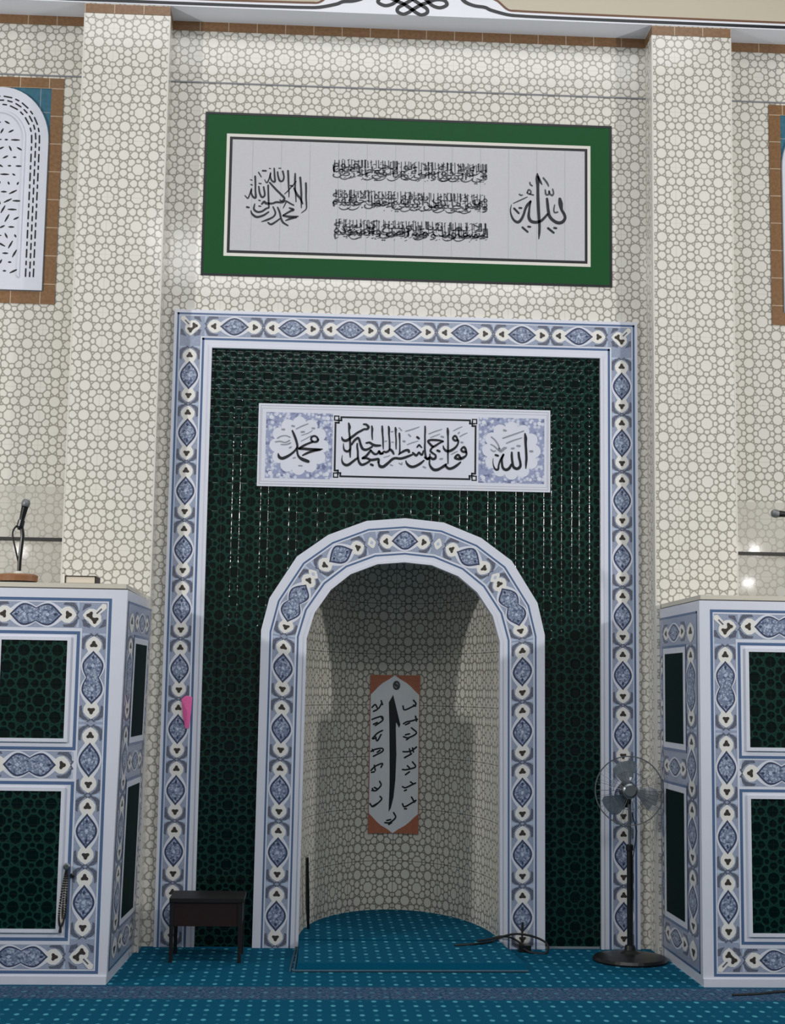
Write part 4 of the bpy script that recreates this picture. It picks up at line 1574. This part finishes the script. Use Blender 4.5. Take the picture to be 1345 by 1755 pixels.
def cage(front):
    mb = MB()
    def ring(r, d, w):
        pts = [HC + AXF * d + (ex * cos(t) + ez * sin(t)) * r for t in [2 * pi * k / 48 for k in range(49)]]
        mb.tube(pts, w, seg=5, cap=False)
    sg = 1 if front else -1
    ring(GR, 0.004 * sg, 0.0032)
    ring(GR * 0.55, 0.045 * sg, 0.0012)
    ring(0.042, 0.055 * sg, 0.002)
    ns = 36 if front else 24
    for k in range(ns):
        t = 2 * pi * k / ns
        d0 = ex * cos(t) + ez * sin(t)
        mb.tube([HC + d0 * GR + AXF * 0.004 * sg, HC + d0 * GR * 0.93 + AXF * 0.030 * sg, HC + d0 * 0.10 + AXF * 0.047 * sg, HC + d0 * 0.04 + AXF * 0.055 * sg], 0.0008, seg=4, cap=False)
    return mb


cage(True).build('front_guard', M['chrome'], root)
cage(False).build('back_guard', M['chrome'], root)
mb = MB()
mb.lathe(HC + AXF * 0.052, [(0.040, 0), (0.040, 0.004), (0.030, 0.010)], seg=24, axis=AXF)
mb.build('guard_badge', M['chrome'], root)
mb = MB()
mb.lathe(HC - AXF * 0.02, [(0.030, 0), (0.030, 0.03), (0.020, 0.045)], seg=20, axis=AXF)
mb.build('hub', M['plastic'], root)
for k, a0 in enumerate((1.20, 1.20 + 2 * pi / 3, 1.20 + 4 * pi / 3)):
    mb = MB()
    N = 8
    top, bot = [], []
    for i in range(N + 1):
        r = 0.022 + (0.165 - 0.022) * i / N
        wdt = 0.36 + 0.62 * sin(pi * min(1, i / N * 0.62 + 0.12))
        if i == N:
            wdt *= 0.72
        row = []
        for j in range(7):
            th = a0 - wdt / 2 + wdt * j / 6 + 0.25 * i / N
            h = (j / 6 - 0.5) * 0.030
            row.append(HC + (ex * cos(th) + ez * sin(th)) * r + AXF * (h + 0.004))
        top.append(row)
    for i in range(N):
        for j in range(6):
            q = [top[i][j], top[i][j + 1], top[i + 1][j + 1], top[i + 1][j]]
            mb.poly(q, smooth=True)
            mb.poly([p - AXF * 0.002 for p in q[::-1]], smooth=True)
    mb.build('blade', M['blade'], root)
mb = MB()
mb.tube([(FXC + 0.02, FYC + 0.03, 0.80), (FXC + 0.05, FYC + 0.04, 0.70), (FXC + 0.022, FYC + 0.02, 0.55), (FXC + 0.02, FYC + 0.03, 0.05)], 0.003, seg=6)
mb.build('power_lead', M['cable'], root)


# gooseneck microphones on the boxes
def smooth_path(pts, sub=6):
    P = [Vector(p) for p in pts]
    Q = []
    for i in range(len(P) - 1):
        p0 = P[i - 1] if i else P[0] * 2 - P[1]
        p3 = P[i + 2] if i + 2 < len(P) else P[-1] * 2 - P[-2]
        p1, p2 = P[i], P[i + 1]
        for k in range(sub):
            t = k / sub
            Q.append(0.5 * ((2 * p1) + (p2 - p0) * t + (2 * p0 - 5 * p1 + 4 * p2 - p3) * t * t + (3 * p1 - p0 - 3 * p2 + p3) * t ** 3))
    Q.append(P[-1])
    return Q


def microphone(base, neck, head_from, head_to, label, loop=True):
    bx_, by_, bz_ = base
    root = thing('microphone', base, label, 'microphone')
    mb = MB()
    prof = []
    K = 28
    lower = [(bx_ + 0.105 * cos(2 * pi * k / K), by_ + 0.075 * sin(2 * pi * k / K)) for k in range(K)]
    for z0, z1, sc0, sc1, mt in ((0.0, 0.010, 0.86, 0.94, 1), (0.010, 0.038, 0.97, 1.0, 0), (0.038, 0.046, 1.0, 0.9, 0)):
        for k in range(K):
            j = (k + 1) % K
            f = lambda p, s, z: (bx_ + (p[0] - bx_) * s, by_ + (p[1] - by_) * s, bz_ + z)
            mb.poly([f(lower[k], sc0, z0), f(lower[j], sc0, z0), f(lower[j], sc1, z1), f(lower[k], sc1, z1)], mt, smooth=True)
    mb.poly([(bx_ + (p[0] - bx_) * 0.9, by_ + (p[1] - by_) * 0.9, bz_ + 0.046) for p in lower], 0)
    mb.poly([(bx_ + (p[0] - bx_) * 0.86, by_ + (p[1] - by_) * 0.86, bz_) for p in lower[::-1]], 1)
    mb.build('wooden_base', [M['wood_brown'], M['wood_black']], root)
    mb = MB()
    mb.lathe((neck[0][0], neck[0][1], bz_ + 0.044), [(0.026, 0), (0.026, 0.010), (0.018, 0.016)], seg=20)
    mb.build('collar', M['trim_white'], root)
    mb = MB()
    sp = smooth_path(neck)
    mb.tube(sp, [0.0105] * len(sp), seg=10)
    mb.build('gooseneck', M['plastic'], root)
    a, b = Vector(head_from), Vector(head_to)
    ax = (b - a)
    L = ax.length
    mb = MB()
    mb.lathe(a, [(0.010, -0.02), (0.013, 0.0), (0.014, L * 0.3), (0.018, L * 0.70), (0.020, L * 0.74)], seg=16, axis=ax)
    h = mb.build('handle', M['plastic'], root)
    mb = MB()
    mb.lathe(a, [(0.020, L * 0.74), (0.0225, L * 0.80), (0.0225, L * 0.88), (0.017, L * 0.97), (0.008, L)], seg=16, axis=ax)
    mb.build('grille', M['mesh_grey'], root)
    if loop:
        mb = MB()
        n0 = Vector(neck[-1])
        mb.tube(smooth_path([n0 + Vector((0.004, 0, 0.006)), n0 + Vector((-0.026, -0.006, -0.012)), n0 + Vector((-0.040, -0.004, -0.050)),
                             n0 + Vector((-0.024, -0.004, -0.12)), n0 + Vector((-0.006, 0.0, -0.19))]), 0.0045, seg=8)
        mb.build('lead', M['cable'], root)
        mb = MB()
        mb.lathe(a, [(0.017, -0.012), (0.019, 0.0), (0.018, 0.032)], seg=12, axis=ax)
        mb.build('clip', M['plastic'], root)
    return root


microphone((-2.060, -0.965, 1.984), [(-2.050, -0.99, 2.035), (-2.048, -0.99, 2.11), (-2.043, -0.99, 2.18), (-2.040, -0.99, 2.235), (-2.050, -0.99, 2.285)],
           (-2.054, -0.99, 2.278), (-2.024, -1.00, 2.418), 'black upright microphone on a brown wooden base, on top of the left tiled box')
microphone((2.12, -0.965, 1.984), [(2.12, -0.99, 2.035), (2.121, -0.99, 2.18), (2.116, -0.99, 2.33), (2.085, -0.99, 2.405), (2.03, -0.99, 2.425)],
           (2.035, -0.99, 2.424), (1.889, -1.00, 2.428), 'black microphone pointing sideways above the right tiled box', loop=False)

# book on the left box
root = thing('book', (-1.732, -0.92, 1.983), 'thick black-covered book lying on the left tiled box', 'book')
mb = MB()
mb.box(-1.806, -1.660, -1.006, -0.842, 1.988, 2.021)
mb.build('pages', M['paper'], root)
mb = MB()
mb.box(-1.812, -1.654, -1.010, -0.838, 1.984, 1.988)
mb.box(-1.812, -1.654, -1.010, -0.838, 2.021, 2.026)
mb.box(-1.812, -1.806, -1.010, -0.838, 1.988, 2.021)
mb.box(-1.661, -1.655, -1.000, -0.838, 1.988, 2.021)
mb.build('cover', M['cover'], root)

# prayer beads on a hook of the left box
root = thing('prayer_beads', (-1.73, -1.09, 0.57), 'dark and ivory prayer bead loops hanging from a hook on the left tiled box', 'prayer beads')
HX, HZ = -1.727, 0.571
mb = MB()
mb.lathe((HX, -1.078, HZ), [(0.012, -0.002), (0.008, 0.014), (0.016, 0.018), (0.018, 0.026), (0.010, 0.032)], seg=16, axis=(0, -1, 0))
mb.build('hook', M['chrome'], root)


def bead(mb, p, r, mat):
    rings = []
    for i in range(1, 4):
        a = -pi / 2 + pi * i / 4
        rings.append([Vector(p) + Vector((r * cos(a) * cos(2 * pi * k / 6), r * cos(a) * sin(2 * pi * k / 6), r * sin(a))) for k in range(6)])
    for r0, r1 in zip(rings, rings[1:]):
        for k in range(6):
            mb.poly([r0[k], r0[(k + 1) % 6], r1[(k + 1) % 6], r1[k]], mat, smooth=True)
    mb.poly(rings[0][::-1], mat)
    mb.poly(rings[-1], mat)


for mat, ln, wd_, dx, tas in ((M['bead_dark'], 0.285, 0.020, -0.012, True), (M['bead_pale'], 0.265, 0.014, -0.010, False), (M['bead_dark'], 0.250, 0.010, -0.004, False)):
    mb = MB()
    N = 64
    for k in range(N + 1):
        t = k / N * 2 * pi
        x = HX + dx * (1 - cos(t)) * 0.8 + wd_ * sin(t) * (0.35 + 0.65 * (1 - cos(t)) / 2)
        z = HZ - 0.006 - ln * (1 - cos(t)) / 2
        bead(mb, (x, -1.0935 - (0.004 if tas else 0.0), z), 0.0060, 0)
    if tas:
        mb.tube([(HX + dx * 1.6, -1.0975, HZ - ln - 0.004), (HX + dx * 1.6 - 0.002, -1.0975, HZ - ln - 0.035)], [0.005, 0.009], seg=8)
    mb.build('bead_strand', mat, root)
mb = MB()
mb.lathe((HX + 0.026, -1.0795, HZ - 0.045), [(0.010, -0.0), (0.012, 0.010), (0.006, 0.016)], seg=12, axis=(0, -1, 0))
mb.build('peg', M['plastic'], root)

# pink cloth stuck to the border
mb = MB()
pts = [(-1.280, 1.395), (-1.266, 1.408), (-1.251, 1.416), (-1.219, 1.406), (-1.223, 1.323), (-1.228, 1.270), (-1.232, 1.232), (-1.253, 1.226), (-1.269, 1.299)]
c0 = (-1.245, 1.325)
for a, b in zip(pts, pts[1:] + pts[:1]):
    ya, yb = -0.030, -0.030
    mb.poly([(a[0], ya, a[1]), (b[0], yb, b[1]), (c0[0], -0.040, c0[1])], smooth=True)
    mb.poly([(a[0], ya, a[1]), (a[0], -0.0225, a[1]), (b[0], -0.0225, b[1]), (b[0], yb, b[1])])
o = mb.build('cloth_scrap', M['pink'])
tag(o, 'bright pink cloth scrap stuck on the left upright of the tall border', 'cloth')

# black staff leaning inside the niche
mb = MB()
th = math.asin(-0.545 / NX)
mb.tube([(-0.520, 0.36, 0.046), (-0.528, 0.30, 0.20), (-0.536, 0.22, 0.475)], [0.008, 0.013, 0.010], seg=10)
o = mb.build('staff', M['plastic'])
tag(o, 'short black staff leaning against the left inside wall of the niche', 'staff')

# cable and adaptor at the right foot of the arch
root = thing('power_cable', (0.72, -0.08, 0), 'black looped cable with adaptor at the right foot of the arch', 'cable')
mb = MB()
mb.tube(smooth_path([(0.30, -0.20, 0.049), (0.42, -0.16, 0.050), (0.52, -0.09, 0.052), (0.58, -0.10, 0.080), (0.66, -0.12, 0.100), (0.76, -0.12, 0.085),
                     (0.83, -0.14, 0.050), (0.82, -0.18, 0.006), (0.74, -0.17, 0.006), (0.70, -0.13, 0.02)]), 0.0065, seg=8)
mb.build('lead', M['cable'], root)
mb = MB()
mb.tube(smooth_path([(0.44, -0.06, 0.050), (0.52, -0.05, 0.060), (0.575, -0.055, 0.075), (0.64, -0.07, 0.070), (0.70, -0.09, 0.035)]), 0.006, seg=8)
mb.build('lead', M['cable'], root)
mb = MB()
mb.tube(smooth_path([(0.705, -0.05, 0.155), (0.702, -0.055, 0.10), (0.70, -0.07, 0.04)]), 0.006, seg=8)
mb.build('lead', M['cable'], root)
mb = MB()
mb.box(0.672, 0.742, -0.135, -0.075, 0.0, 0.038)
mb.build('adaptor', M['plastic'], root)

# cord on the carpet in front of the right box
mb = MB()
mb.tube(smooth_path([(1.56, -1.30, 0.005), (1.70, -1.27, 0.005), (1.82, -1.22, 0.005), (1.98, -1.19, 0.005), (2.2, -1.22, 0.005)]), 0.006, seg=8)
o = mb.build('floor_cord', M['cable'])
tag(o, 'short black cord lying on the carpet in front of the right tiled box', 'cable')
